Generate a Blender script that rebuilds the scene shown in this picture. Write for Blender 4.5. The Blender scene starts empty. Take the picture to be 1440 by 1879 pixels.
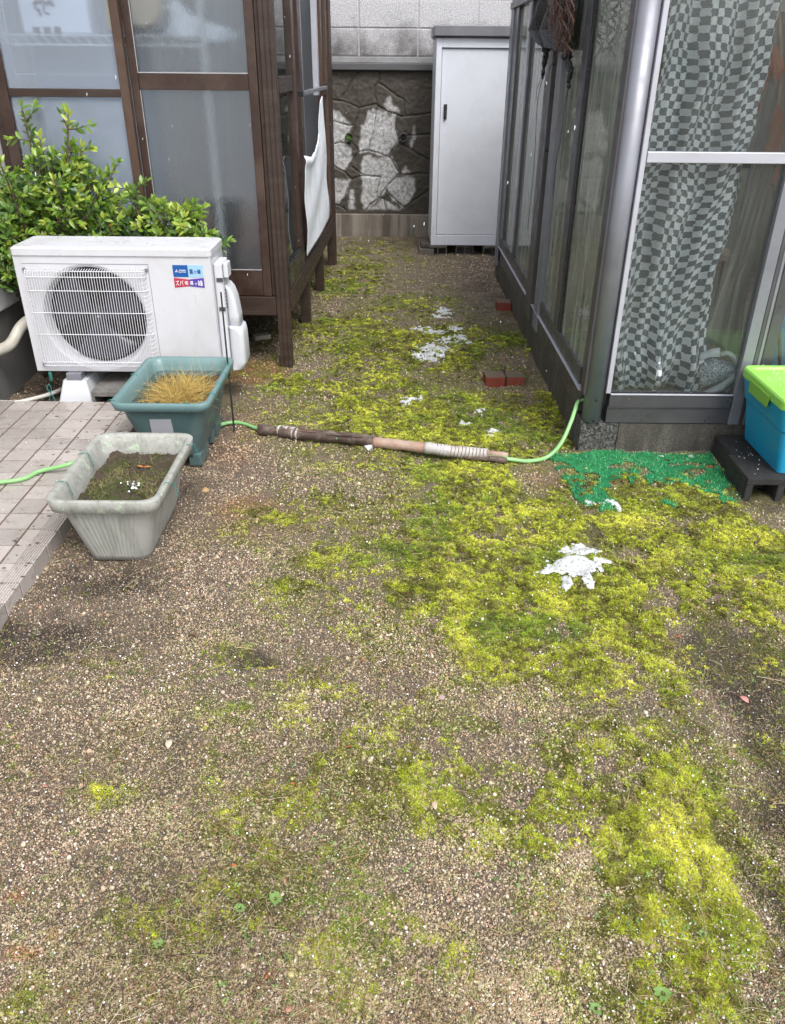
import bpy, bmesh, math, random
import numpy as np
from mathutils import Vector, Matrix, Euler
random.seed(7); rng = np.random.default_rng(7)
S = bpy.context.scene
C = S.collection
R_ = math.radians

# ------------------------------------------------------------------ camera
CH = 1.45                       # lens height in metres
F_, CX, CY = 1451.0, 720.0, 939.5
TH = math.atan((CY-120)/F_)
Fv = np.array([0, math.cos(TH), -math.sin(TH)]); Rv0 = np.array([1., 0, 0]); Uv0 = np.cross(Rv0, Fv)
rl = R_(0.49); cr, sr = math.cos(rl), math.sin(rl)
Rv = cr*Rv0+sr*Uv0; Uv = -sr*Rv0+cr*Uv0
cam_d = bpy.data.cameras.new('camera'); cam = bpy.data.objects.new('camera', cam_d); C.objects.link(cam)
cam.matrix_world = Matrix(((Rv[0], Uv[0], -Fv[0], 0), (Rv[1], Uv[1], -Fv[1], 0), (Rv[2], Uv[2], -Fv[2], CH), (0, 0, 0, 1)))
cam_d.sensor_fit = 'VERTICAL'; cam_d.sensor_height = 24; cam_d.lens = 24*F_/1879
cam_d.clip_start = 0.05; cam_d.clip_end = 500
S.camera = cam

# ------------------------------------------------------------------ sky and sun (overcast)
SUN_EL, SUN_AZ = R_(56), R_(152)
W = bpy.data.worlds.new('World'); S.world = W; W.use_nodes = True
nt = W.node_tree; bg = nt.nodes['Background']
sky = nt.nodes.new('ShaderNodeTexSky'); sky.sky_type = 'NISHITA'; sky.sun_disc = False
sky.sun_elevation = SUN_EL; sky.sun_rotation = SUN_AZ; sky.air_density = 1.0; sky.dust_density = 4.0; sky.ozone_density = 1.0
hs = nt.nodes.new('ShaderNodeHueSaturation'); hs.inputs['Saturation'].default_value = 0.30
nt.links.new(sky.outputs[0], hs.inputs['Color']); nt.links.new(hs.outputs[0], bg.inputs[0])
bg.inputs[1].default_value = 0.15
sl = bpy.data.lights.new('sun', 'SUN'); sl.energy = 0.8; sl.angle = R_(25); sl.color = (1, .97, .93)
so = bpy.data.objects.new('sun', sl); C.objects.link(so)
sd = Vector((math.sin(SUN_AZ)*math.cos(SUN_EL), math.cos(SUN_AZ)*math.cos(SUN_EL), math.sin(SUN_EL)))
so.rotation_euler = sd.to_track_quat('Z', 'Y').to_euler()
S.view_settings.view_transform = 'Standard'; S.view_settings.look = 'None'
S.view_settings.exposure = 1.0; S.view_settings.gamma = 1.0
S.render.engine = 'CYCLES'
S.cycles.max_bounces = 10; S.cycles.transparent_max_bounces = 24; S.cycles.transmission_bounces = 8

# ------------------------------------------------------------------ picture measurements -> places
def ray(px, py):
    a = (px-CX)/F_; b = -(py-CY)/F_
    return Fv+a*Rv+b*Uv
def atz(px, py, z=0.):
    d = ray(px, py); t = (z-CH)/d[2]; return Vector((t*d[0], t*d[1], z))
def aty(px, py, y):
    d = ray(px, py); t = y/d[1]; return Vector((t*d[0], y, CH+t*d[2]))
def atx(px, py, x):
    d = ray(px, py); t = x/d[0]; return Vector((x, t*d[1], CH+t*d[2]))
def atside(px, py, off=0.):
    d = ray(px, py); t = (-.638+off)/(d[0]-.02*d[1]); return Vector((t*d[0], t*d[1], CH+t*d[2]))

# ------------------------------------------------------------------ numpy noise
_P = np.random.default_rng(11).random((256, 256))
def vn(x, y):
    xi = np.floor(x).astype(int); yi = np.floor(y).astype(int); fx = x-xi; fy = y-yi
    fx = fx*fx*(3-2*fx); fy = fy*fy*(3-2*fy)
    g = lambda a, b: _P[a & 255, b & 255]
    return (g(xi, yi)*(1-fx)+g(xi+1, yi)*fx)*(1-fy)+(g(xi, yi+1)*(1-fx)+g(xi+1, yi+1)*fx)*fy
def fbm(x, y, s, o=4, seed=0):
    r = 0; a = .5; t = 0
    for k in range(o):
        r = r+a*vn(x*s+seed*17.3+k*5.1, y*s+seed*9.7+k*3.3); t += a; a *= .55; s *= 2.03
    return r/t

# ------------------------------------------------------------------ materials
def newmat(name):
    m = bpy.data.materials.new(name); m.use_nodes = True
    n = m.node_tree.nodes; return m, n, m.node_tree.links, n['Principled BSDF']
def lnk(l, a, b): l.new(a, b)
def mixc(n, l, fac, a, b, mode='MIX'):
    x = n.new('ShaderNodeMix'); x.data_type = 'RGBA'; x.blend_type = mode
    for s, v in ((x.inputs[0], fac), (x.inputs[6], a), (x.inputs[7], b)):
        if isinstance(v, (int, float)): s.default_value = v
        elif isinstance(v, (tuple, list)): s.default_value = (*v[:3], 1)
        else: l.new(v, s)
    return x.outputs[2]
def noise(n, l, scale, detail=4, rough=.6, vec=None, dist=0.):
    x = n.new('ShaderNodeTexNoise'); x.inputs['Scale'].default_value = scale; x.inputs['Detail'].default_value = detail
    x.inputs['Roughness'].default_value = rough; x.inputs['Distortion'].default_value = dist
    if vec is not None: l.new(vec, x.inputs['Vector'])
    return x.outputs[0]
def ramp(n, l, fac, stops):
    x = n.new('ShaderNodeValToRGB'); e = x.color_ramp.elements
    while len(e) < len(stops): e.new(.5)
    for i, (p, c) in enumerate(stops):
        e[i].position = p; e[i].color = (c, c, c, 1) if isinstance(c, (int, float)) else (*c, 1)
    l.new(fac, x.inputs[0]); return x.outputs[0]
def coords(n, l, scale=(1, 1, 1), kind='Object'):
    t = n.new('ShaderNodeTexCoord'); m = n.new('ShaderNodeMapping'); m.inputs['Scale'].default_value = scale
    l.new(t.outputs[kind], m.inputs[0]); return m.outputs[0]
def bump(n, l, h, b, st=.3, dist=.01):
    x = n.new('ShaderNodeBump'); x.inputs['Strength'].default_value = st; x.inputs['Distance'].default_value = dist
    l.new(h, x.inputs['Height']); l.new(x.outputs[0], b.inputs['Normal'])
def attr(n, name, typ='GEOMETRY'):
    x = n.new('ShaderNodeAttribute'); x.attribute_name = name; x.attribute_type = typ; return x

def worn(name, col, rough=.5, var=.12, dirt_haze=None, dscale=3., damt=.5, metal=0., bs=60, bst=.12, stretch=(1, 1, 1), spec=None, coat=0):
    m, n, l, b = newmat(name)
    v = coords(n, l, stretch)
    a = noise(n, l, 9, 6, .65, v)
    dk = tuple(c*(1-var*1.6) for c in col); lt = tuple(min(1, c*(1+var)) for c in col)
    c = mixc(n, l, a, dk, lt)
    if dirt_haze:
        d = ramp(n, l, noise(n, l, dscale, 8, .7, v, .4), [(.45, 0.), (.72, damt)])
        c = mixc(n, l, d, c, dirt_haze)
    l.new(c, b.inputs['Base Color'])
    r = ramp(n, l, noise(n, l, 14, 5, .6, v), [(.3, max(0, rough-.12)), (.7, min(1, rough+.14))])
    l.new(r, b.inputs['Roughness']); b.inputs['Metallic'].default_value = metal
    if coat: b.inputs['Coat Weight'].default_value = coat; b.inputs['Coat Roughness'].default_value = .15
    if bst: bump(n, l, noise(n, l, bs, 6, .7, v), b, bst, .004)
    return m

M = {}
M['white_metal'] = worn('white_painted_steel', (.60, .61, .65), .35, .03, (.38, .35, .30), 4, .30, bs=200, bst=.03)
M['shed_metal'] = worn('shed_steel', (.66, .69, .76), .42, .04, (.32, .31, .29), 3, .22, bs=120, bst=.04)
M['shed_roof'] = worn('shed_roof_steel', (.17, .17, .19), .4, .15, (.3, .3, .3), 4, .3)
M['plastic_white'] = worn('white_plastic', (.60, .62, .66), .38, .03, (.4, .38, .33), 6, .18, bst=.02)
M['brown_metal'] = worn('brown_aluminium', (.040, .020, .014), .38, .18, (.16, .12, .095), 4, .35, bs=200, bst=.04, spec=.5)
M['brown_light'] = worn('light_brown_aluminium', (.075, .042, .028), .42, .1, (.2, .16, .13), 4, .3, bs=200, bst=.04)
M['brown_dark'] = worn('dark_brown_wood', (.038, .021, .015), .5, .3, (.09, .07, .055), 4, .4, stretch=(1, 1, 6), bst=.2)
M['black_metal'] = worn('black_metal', (.018, .018, .02), .3, .3, (.12, .11, .1), 4, .3)
M['alu'] = worn('grey_aluminium', (.25, .26, .30), .42, .07, (.11, .1, .09), 3, .35, metal=.35, bs=160, bst=.03)
M['alu_dark'] = worn('dull_aluminium', (.125, .125, .14), .38, .12, (.09, .08, .06), 3, .45, metal=.55, bs=160, bst=.05)
M['alu_light'] = worn('pale_aluminium', (.52, .53, .60), .4, .06, (.3, .3, .3), 3, .3, metal=.3, bs=160, bst=.03)
M['concrete'] = worn('wet_concrete', (.15, .14, .125), .7, .25, (.06, .05, .04), 3, .85, bs=90, bst=.5)
M['foundation'] = worn('foundation_mortar', (.155, .155, .15), .75, .12, (.08, .07, .06), 2.2, .6, bs=50, bst=.25, stretch=(1, 1, .5))
M['siding'] = worn('siding_panel', (.62, .62, .63), .6, .05, (.3, .29, .26), 3, .3)
M['block_dark'] = worn('dark_wet_block', (.026, .025, .026), .65, .4, (.09, .085, .08), 30, .6, bs=260, bst=.9)
M['brick'] = worn('red_brick', (.21, .038, .02), .75, .3, (.12, .09, .05), 7, .7, bs=90, bst=.6)
M['brick_grey'] = worn('weathered_brick_top', (.16, .10, .075), .75, .3, (.05, .10, .05), 12, .7, bs=90, bst=.6)
M['hose'] = worn('green_hose', (.25, .52, .20), .35, .08, (.3, .3, .2), 20, .25, bst=.03)
M['foam'] = worn('brown_foam_tube', (.085, .055, .045), .7, .3, (.30, .25, .2), 14, .75, bs=70, bst=.5)
M['foam_tape'] = worn('peeling_tape', (.40, .30, .24), .55, .25, (.28, .09, .04), 11, .8, bs=60, bst=.5)
M['tape_silver'] = worn('silver_tape', (.48, .47, .46), .35, .15, (.2, .13, .1), 18, .6, bs=60, bst=.4)
M['planter_green'] = worn('teal_plastic', (.065, .12, .125), .42, .15, (.17, .20, .20), 6, .5, bs=60, bst=.05)
M['planter_rim'] = worn('teal_plastic_rim', (.13, .225, .23), .36, .12, (.20, .28, .28), 6, .4, bst=.04)
M['bin_blue'] = worn('blue_plastic', (.008, .30, .54), .38, .06, (.10, .24, .33), 6, .5, bst=.03)
M['bin_lid'] = worn('lime_plastic', (.27, .62, .09), .35, .05, (.5, .75, .35), 6, .25, bst=.03)
M['turf'] = worn('artificial_turf', (.008, .20, .07), .5, .4, (.04, .12, .02), 9, .5, bs=300, bst=.8)
M['cloth_white'] = worn('white_cloth', (.72, .76, .82), .8, .05, (.5, .52, .55), 4, .3, bs=300, bst=.2)
M['black_net'] = worn('black_netting', (.012, .012, .013), .6, .4, (.06, .05, .05), 20, .4, bs=200, bst=.8)
M['vine'] = worn('dry_vine', (.22, .12, .07), .8, .3, (.3, .25, .2), 9, .5)
M['bark'] = worn('bark', (.10, .075, .05), .85, .3, (.2, .18, .13), 12, .5, bs=60, bst=.6)
M['stone'] = worn('pale_stone', (.40, .36, .31), .75, .25, (.2, .16, .12), 9, .5, bst=.5)
M['duct'] = worn('duct_tape', (.50, .48, .42), .55, .1, (.2, .17, .12), 8, .5, bst=.15)
M['floor_in'] = worn('interior_floor', (.15, .135, .115), .7, .2, (.08, .07, .055), 3, .6)
M['wire_teal'] = worn('teal_wire', (.03, .22, .19), .4, .1)
M['stake'] = worn('black_stake', (.012, .014, .016), .4, .3)

def rough_concrete(name, dark, light, stain, sc=130, thr=(.40, .62), rough=.75):
    m, n, l, b = newmat(name); v = coords(n, l); vz = coords(n, l, (1, 1, .12))
    sp = noise(n, l, sc, 5, .85, v); c = mixc(n, l, ramp(n, l, sp, [(thr[0], 0.), (thr[1], 1.)]), dark, light)
    c = mixc(n, l, ramp(n, l, noise(n, l, 9, 6, .7, vz), [(.42, 0.), (.62, .75)]), c, stain)
    c = mixc(n, l, ramp(n, l, noise(n, l, 2.5, 5, .7, v), [(.45, 0.), (.7, .5)]), c, stain)
    l.new(c, b.inputs['Base Color']); b.inputs['Roughness'].default_value = rough; bump(n, l, sp, b, .9, .012); return m
M['concrete'] = rough_concrete('wet_rough_concrete', (.085, .078, .068), (.23, .215, .19), (.045, .038, .03))
M['block_dark'] = rough_concrete('dark_rough_block', (.010, .010, .011), (.075, .072, .07), (.012, .011, .011), 170, rough=.6)
def lichen_planter():
    m, n, l, b = newmat('lichen_plastic')
    v = coords(n, l)
    st = coords(n, l, (1, 1, .15))
    c = mixc(n, l, noise(n, l, 7, 6, .7, v), (.27, .275, .25), (.42, .42, .395))
    c = mixc(n, l, ramp(n, l, noise(n, l, 22, 5, .7, st), [(.48, 0.), (.7, .6)]), c, (.13, .145, .10))
    spots = ramp(n, l, noise(n, l, 26, 3, .5, v), [(.60, 0.), (.66, .9)])
    sep = n.new('ShaderNodeSeparateXYZ'); l.new(v, sep.inputs[0])
    hi = ramp(n, l, sep.outputs[2], [(.185, 0.), (.2, 1.)])
    mu = n.new('ShaderNodeMath'); mu.operation = 'MULTIPLY'; l.new(spots, mu.inputs[0]); l.new(hi, mu.inputs[1])
    c = mixc(n, l, mu.outputs[0], c, (.42, .50, .38))
    dk = ramp(n, l, noise(n, l, 60, 5, .7, v), [(.5, 0.), (.7, .55)])
    mu2 = n.new('ShaderNodeMath'); mu2.operation = 'MULTIPLY'; l.new(dk, mu2.inputs[0]); l.new(hi, mu2.inputs[1])
    c = mixc(n, l, mu2.outputs[0], c, (.12, .14, .12))
    l.new(c, b.inputs['Base Color']); b.inputs['Roughness'].default_value = .6
    bump(n, l, noise(n, l, 90, 5, .6, v), b, .25, .003); return m
M['planter_grey'] = lichen_planter()

def glass_clear(name, tint=(.93, .97, .95), dirt_haze=.05, ior=1.6):
    m, n, l, b = newmat(name); out = n['Material Output']; n.remove(b)
    tr = n.new('ShaderNodeBsdfTransparent'); tr.inputs[0].default_value = (*tint, 1)
    gl = n.new('ShaderNodeBsdfGlossy'); gl.inputs['Roughness'].default_value = .02
    fr = n.new('ShaderNodeFresnel'); fr.inputs[0].default_value = ior
    mx = n.new('ShaderNodeMixShader'); l.new(fr.outputs[0], mx.inputs[0]); l.new(tr.outputs[0], mx.inputs[1]); l.new(gl.outputs[0], mx.inputs[2])
    df = n.new('ShaderNodeBsdfDiffuse'); df.inputs[0].default_value = (.55, .60, .54, 1)
    v = coords(n, l, (1, 1, .12)); d = ramp(n, l, noise(n, l, 18, 7, .7, v), [(.35, dirt_haze*.4), (.75, dirt_haze*3)])
    m2 = n.new('ShaderNodeMixShader'); l.new(d, m2.inputs[0]); l.new(mx.outputs[0], m2.inputs[1]); l.new(df.outputs[0], m2.inputs[2])
    l.new(m2.outputs[0], out.inputs[0]); return m
M['glass'] = glass_clear('clear_glass', (.97, .985, .98), .02, 1.42)
M['glass_roof'] = glass_clear('roof_glazing', (.98, .99, .98), .02)
M['glass_green'] = glass_clear('greenish_glass', (.94, .98, .93), .20, 2.0)  # beyond dirt, a pale haze painted in to brighten the side panes
def glass_frost():
    m, n, l, b = newmat('frosted_glass'); out = n['Material Output']
    b.inputs['Base Color'].default_value = (.78, .86, .97, 1); b.inputs['Transmission Weight'].default_value = .86
    b.inputs['IOR'].default_value = 1.12; b.inputs['Roughness'].default_value = .20; b.inputs['Specular IOR Level'].default_value = .9
    b.inputs['Coat Weight'].default_value = .8; b.inputs['Coat Roughness'].default_value = .12
    v = coords(n, l, (1, 1, .35)); bump(n, l, noise(n, l, 110, 3, .6, v), b, .35, .006)
    return m
M['frost'] = glass_frost()
def glass_frost2():
    m = glass_frost(); m.name = 'pebbled_frosted_glass'; b = m.node_tree.nodes['Principled BSDF']; b.inputs['Base Color'].default_value = (.80, .85, .89, 1); b.inputs['Transmission Weight'].default_value = .97
    b.inputs['Coat Weight'].default_value = .35; b.inputs['IOR'].default_value = 1.14
    for q in m.node_tree.nodes:
        if q.type == 'BUMP': q.inputs['Strength'].default_value = .9
        if q.type == 'TEX_NOISE': q.inputs['Scale'].default_value = 150
    return m
M['frost2'] = glass_frost2()
def inst_mat(name, rough=.6, transl=0., spec=.4, var=.2, bscale=0):
    m, n, l, b = newmat(name)
    a = attr(n, 'col', 'INSTANCER')
    v = coords(n, l); nz = noise(n, l, 3, 3, .6, v)
    c = mixc(n, l, nz, a.outputs['Color'], a.outputs['Color'])
    h = n.new('ShaderNodeHueSaturation'); h.inputs['Value'].default_value = 1
    l.new(a.outputs['Color'], h.inputs['Color']); l.new(ramp(n, l, nz, [(.3, 1-var), (.7, 1+var)]), h.inputs['Value'])
    l.new(h.outputs[0], b.inputs['Base Color']); b.inputs['Roughness'].default_value = rough
    b.inputs['Specular IOR Level'].default_value = spec
    if transl: b.inputs['Subsurface Weight'].default_value = 0
    return m
M['i_pebble'] = inst_mat('pebbles', .5, spec=.45)
M['i_moss'] = inst_mat('moss', .7, spec=.2)
M['i_straw'] = inst_mat('straw', .65, spec=.3)
M['i_leaf'] = inst_mat('leaflets', .45, spec=.5)
M['i_hail'] = inst_mat('hail', .3, spec=.5, var=.03)

# ------------------------------------------------------------------ builders
def tag(o, label=None, cat=None, group=None, kind=None):
    if label: o['label'] = label
    if cat: o['category'] = cat
    if group: o['group'] = group
    if kind: o['kind'] = kind
    return o
def thing(name, loc, label, cat, group=None):
    o = bpy.data.objects.new(name, None); C.objects.link(o); o.location = loc; o.empty_display_size = .1
    return tag(o, label, cat, group)
def wloc(p):
    m = Matrix.Identity(4)
    while p is not None:
        m = Matrix.Translation(p.location) @ m if p.type == 'EMPTY' else m
        p = p.parent
    return m
class MB:
    def __init__(s): s.v = []; s.f = []; s.uv = None; s.mi = []
    def add(s, vs, fs, mi=0):
        o = len(s.v); s.v += [tuple(v) for v in vs]; s.f += [tuple(i+o for i in f) for f in fs]; s.mi += [mi]*len(fs); return s
    def box(s, x0, x1, y0, y1, z0, z1, mi=0):
        vs = [(x, y, z) for z in (z0, z1) for y in (y0, y1) for x in (x0, x1)]
        return s.add(vs, [(0, 2, 3, 1), (4, 5, 7, 6), (0, 1, 5, 4), (2, 6, 7, 3), (0, 4, 6, 2), (1, 3, 7, 5)], mi)
    def hexa(s, p, mi=0):          # 8 points: bottom 4 ccw, top 4 ccw
        return s.add(p, [(3, 2, 1, 0), (4, 5, 6, 7), (0, 1, 5, 4), (1, 2, 6, 5), (2, 3, 7, 6), (3, 0, 4, 7)], mi)
    def tube(s, pts, r, n=10, mi=0, cap=True):
        pts = [Vector(p) for p in pts]; k = len(pts); rr = r if isinstance(r, (list, tuple)) else [r]*k
        rings = []; up = None
        for i, p in enumerate(pts):
            t = (pts[min(i+1, k-1)]-pts[max(i-1, 0)]).normalized()
            if up is None:
                up = Vector((0, 0, 1)) if abs(t.z) < .9 else Vector((1, 0, 0))
            a = t.cross(up)
            if a.length < 1e-5: a = t.cross(Vector((0, 1, 0)))
            a.normalize(); b = a.cross(t).normalized(); up = b
            rings.append([p+(a*math.cos(2*math.pi*j/n)+b*math.sin(2*math.pi*j/n))*rr[i] for j in range(n)])
        vs = [v for q in rings for v in q]
        fs = [(i*n+j, i*n+(j+1) % n, (i+1)*n+(j+1) % n, (i+1)*n+j) for i in range(k-1) for j in range(n)]
        if cap: fs += [tuple(range(n))[::-1], tuple((k-1)*n+j for j in range(n))]
        return s.add(vs, fs, mi)
    def loft(s, rings, mi=0, cap0=True, cap1=True, closed=True):
        n = len(rings[0]); k = len(rings)
        vs = [v for q in rings for v in q]
        fs = [(i*n+j, i*n+(j+1) % n, (i+1)*n+(j+1) % n, (i+1)*n+j) for i in range(k-1) for j in range(n if closed else n-1)]
        if cap0: fs.append(tuple(range(n))[::-1])
        if cap1: fs.append(tuple((k-1)*n+j for j in range(n)))
        return s.add(vs, fs, mi)
    def build(s, name, mat, parent=None, smooth=False, bevel=0., seg=2, thick=0.):
        me = bpy.data.meshes.new(name); me.from_pydata([tuple(v) for v in s.v], [], s.f); me.update()
        mats = mat if isinstance(mat, (list, tuple)) else [mat]
        for m in mats: me.materials.append(m)
        if len(mats) > 1: me.polygons.foreach_set('material_index', s.mi)
        if smooth: me.polygons.foreach_set('use_smooth', [True]*len(me.polygons))
        if s.uv is not None:
            uvl = me.uv_layers.new(name='UVMap'); li = np.zeros(len(me.loops), int); me.loops.foreach_get('vertex_index', li)
            uvl.data.foreach_set('uv', np.array(s.uv)[li].astype(np.float32).ravel())
        o = bpy.data.objects.new(name, me); C.objects.link(o)
        if thick: md = o.modifiers.new('thick', 'SOLIDIFY'); md.thickness = thick; md.offset = 0
        if bevel: md = o.modifiers.new('bevel', 'BEVEL'); md.width = bevel; md.segments = seg; md.limit_method = 'ANGLE'; md.angle_limit = R_(40)
        if parent is not None:
            w = Matrix.Translation(parent.location) if parent.parent is None else Matrix.Identity(4)
            o.parent = parent; o.matrix_parent_inverse = w.inverted()
        return o
def box(x0, x1, y0, y1, z0, z1): return MB().box(x0, x1, y0, y1, z0, z1)
def cr(pts, n=8):              # catmull-rom smooth path
    P = [Vector(p) for p in pts]; P = [P[0]*2-P[1]]+P+[P[-1]*2-P[-2]]; out = []
    for i in range(1, len(P)-2):
        for k in range(n):
            t = k/n; a, b, c, d = P[i-1], P[i], P[i+1], P[i+2]
            out.append(.5*((2*b)+(c-a)*t+(2*a-5*b+4*c-d)*t*t+(3*b-a-3*c+d)*t**3))
    out.append(P[-2]); return out
def origin_to(o, p):
    p = Vector(p); o.data.transform(Matrix.Translation(-p)); o.location = p; return o
def rrect(x0, x1, y0, y1, r, z, n=5):
    pts = []
    for cx, cy, a0 in ((x1-r, y0+r, -90), (x1-r, y1-r, 0), (x0+r, y1-r, 90), (x0+r, y0+r, 180)):
        for k in range(n+1):
            a = R_(a0+90*k/n); pts.append((cx+r*math.cos(a), cy+r*math.sin(a), z))
    return pts

# ------------------------------------------------------------------ ground
def blobs(lst, X, Y, soft=1.0):
    r = np.zeros_like(X)
    for cx, cy, rx, ry, s in lst:
        c = atz(cx, cy); a = atz(cx+rx, cy); f = atz(cx, cy-ry); b = atz(cx, cy+ry)
        wx = abs(a.x-c.x)+1e-4; wy = abs(f.y-b.y)/2+1e-4
        d = ((X-c.x)/wx)**2+((Y-c.y)/wy)**2
        r = np.maximum(r, s*np.clip(1.25-d*.62, 0, 1))
    return r
MOSS = [(870, 1000, 150, 110, 1), (1000, 930, 200, 60, .75), (1250, 960, 190, 70, 1), (1320, 1040, 150, 100, .95), (1100, 1110, 250, 100, .95),
 (1010, 1190, 170, 70, .8), (1190, 1150, 190, 90, .7), (860, 880, 120, 48, 1), (790, 1070, 80, 50, .9), (1130, 1240, 160, 50, .6), (960, 1000, 120, 60, 1), (1060, 1420, 90, 60, .45), (1330, 1160, 90, 40, .6),
 (1110, 1500, 170, 110, .85), (1200, 1600, 180, 120, .9), (1280, 1750, 140, 140, .85), (1130, 1830, 120, 60, .6), (1000, 1560, 80, 60, .75),
 (900, 1480, 140, 80, .5), (1150, 1380, 120, 60, .45), (1390, 1380, 50, 30, .6), (1240, 1460, 110, 50, .85), (1400, 1610, 40, 30, .45), (1180, 1700, 110, 60, .9), (900, 1350, 110, 50, .35),
 (760, 765, 150, 50, 1), (620, 700, 110, 26, .95), (545, 708, 48, 16, .95), (690, 725, 90, 45, .85), (890, 790, 100, 45, .95),
 (1000, 770, 70, 45, .95), (650, 610, 90, 30, .75), (790, 640, 100, 40, 1), (700, 660, 80, 30, .8), (640, 510, 75, 35, .5), (760, 560, 80, 20, .45), (700, 470, 90, 24, .3),
 (950, 640, 70, 24, .6), (630, 1020, 70, 40, .45), (490, 960, 60, 22, .45), (600, 940, 90, 40, .3), (700, 1030, 60, 60, .35), (700, 1130, 90, 60, .3),
 (590, 1290, 220, 120, .27), (700, 1420, 180, 90, .34), (420, 1250, 120, 70, .24), (750, 1740, 180, 90, .28), (280, 1690, 160, 80, .22), (520, 1600, 180, 80, .30),
 (197, 1440, 24, 9, .6), (60, 1855, 30, 18, .7), (410, 1422, 20, 10, .45), (560, 1085, 50, 20, .45), (420, 1480, 30, 14, .6), (180, 1220, 100, 40, .2),
 (1010, 900, 60, 30, .4), (970, 520, 12, 8, .3), (520, 1490, 90, 40, .35), (860, 1560, 60, 50, .4), (780, 1330, 90, 40, .25), (860, 1160, 70, 60, .75), (960, 1080, 120, 70, .9)]
BARE = [(1045, 1640, 45, 60, .9), (800, 1620, 70, 60, .55), (1060, 1020, 20, 10, .3), (900, 980, 26, 9, .9), (1110, 985, 30, 8, .9), (870, 1053, 22, 8, .8), (1180, 1010, 40, 10, .5),
 (640, 690, 36, 10, .7), (720, 725, 40, 11, .7), (690, 655, 34, 10, .4), (960, 665, 60, 14, .8), (830, 700, 60, 14, .55), (985, 885, 35, 30, .9), (1060, 1650, 80, 30, .4), (960, 1300, 80, 40, .55),
 (1350, 1250, 90, 120, .9), (1420, 1450, 60, 90, .5), (1415, 1730, 45, 130, .8), (1290, 960, 30, 10, .4), (1080, 1760, 60, 40, .45), (1020, 1700, 60, 30, .6), (1420, 940, 60, 40, .9), (1060, 1160, 60, 18, .25)]
DARK = [(1380, 1250, 100, 110, 1), (1420, 1430, 60, 110, .8), (1425, 1720, 40, 180, .85), (460, 1210, 40, 12, 1), (60, 1170, 130, 50, .7), (200, 1060, 130, 40, .6), (900, 982, 32, 11, 1),
 (1115, 985, 34, 9, 1), (870, 1053, 24, 9, .8), (300, 1390, 50, 50, .4), (530, 1240, 300, 40, .25), (300, 1640, 300, 90, .3), (680, 640, 40, 14, .5), (640, 690, 30, 9, .6), (710, 727, 40, 12, .6), (880, 545, 60, 40, .5),
 (900, 610, 70, 30, .6), (1400, 920, 80, 30, .7), (500, 590, 120, 60, .5), (370, 900, 40, 30, .5), (880, 1400, 80, 30, .35), (1180, 1290, 120, 40, .35), (700, 455, 120, 20, .35), (980, 700, 60, 20, .3), (150, 1150, 160, 40, .4),
 (60, 720, 60, 20, .8), (1000, 640, 40, 60, .5), (700, 1360, 120, 30, .3)]
PALE = [(1045, 1650, 50, 70, .95), (800, 1680, 90, 90, .5), (690, 1180, 70, 60, .55), (560, 620, 60, 60, .8), (540, 720, 90, 30, .5), (470, 850, 90, 50, .45), (620, 900, 80, 40, .45), (760, 1190, 120, 50, .5), (420, 1040, 120, 50, .4), (550, 1330, 160, 60, .35), (860, 490, 70, 30, .6), (590, 560, 50, 40, .6), (500, 800, 60, 80, .5), (600, 870, 110, 30, .5),
 (960, 1290, 60, 30, .7), (650, 1800, 90, 60, .5), (860, 1560, 60, 30, .5), (430, 1120, 120, 60, .3), (980, 880, 30, 26, .5), (930, 1850, 90, 50, .5), (350, 1300, 160, 80, .25), (250, 1500, 160, 60, .3), (800, 930, 60, 20, .3), (850, 1200, 60, 26, .5)]
RUST = [(470, 680, 50, 18, 1), (450, 930, 60, 24, .55), (30, 1760, 32, 14, 1), (18, 1650, 20, 14, .9), (83, 1722, 12, 8, .8), (440, 800, 40, 60, .3), (960, 570, 40, 30, .35), (480, 960, 90, 30, .3), (1000, 870, 30, 30, .35)]
def fields(X, Y):
    n1 = fbm(X, Y, 3.2, 4, 1); n2 = fbm(X, Y, 11, 4, 2); n3 = fbm(X, Y, 38, 3, 3)
    wx = (fbm(X, Y, 5, 3, 6)-.5)*.22; wy = (fbm(X, Y, 5, 3, 7)-.5)*.22
    mo = blobs(MOSS, X+wx, Y+wy); ba = blobs(BARE, X+wx*.6, Y+wy*.6)
    n5 = fbm(X, Y, 75, 2, 9)
    e = np.clip(mo-.85*ba, 0, 1)
    m = e*(1+1.6*(n1-.5)+3.2*(n2-.5)+3.6*(n3-.5)+2.6*(n5-.5))*(.62+.38*e)-.03
    m = np.clip(np.maximum(m, .16*np.clip((n2-.5)*5, 0, 1)*np.clip((n1-.40)*5, 0, 1)), 0, 1)
    dk = np.clip(blobs(DARK, X+wx, Y+wy)*(.55+n2*.9)+(n1-.52)*.9+(n2-.55)*.5, 0, 1)
    pl = np.clip(blobs(PALE, X+wx, Y+wy)*(.5+n2)+(n2-.52)*1.1, 0, 1)
    ru = np.clip(blobs(RUST, X+wx*.3, Y+wy*.3)*(.5+n3*1.0), 0, 1)
    fr = np.clip((Y-.5)/.25, 0, 1)*np.clip((2.3-np.abs(X))/.2, 0, 1)
    wide = blobs([(a, b, c*1.45+20, d*1.5+15, q*.75) for a, b, c, d, q in MOSS], X+wx, Y+wy)
    film = np.clip(np.maximum(e, wide)*(1+1.6*(n1-.5)+2.2*(n2-.5)+2.0*(n3-.5)), 0, 1)*fr*(1-.6*ba)
    m = np.maximum(m, np.clip(film*.42*(1+3*(n5-.5)), 0, 1)-.06).clip(0, 1); return m*fr, dk, pl, ru, film
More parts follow.
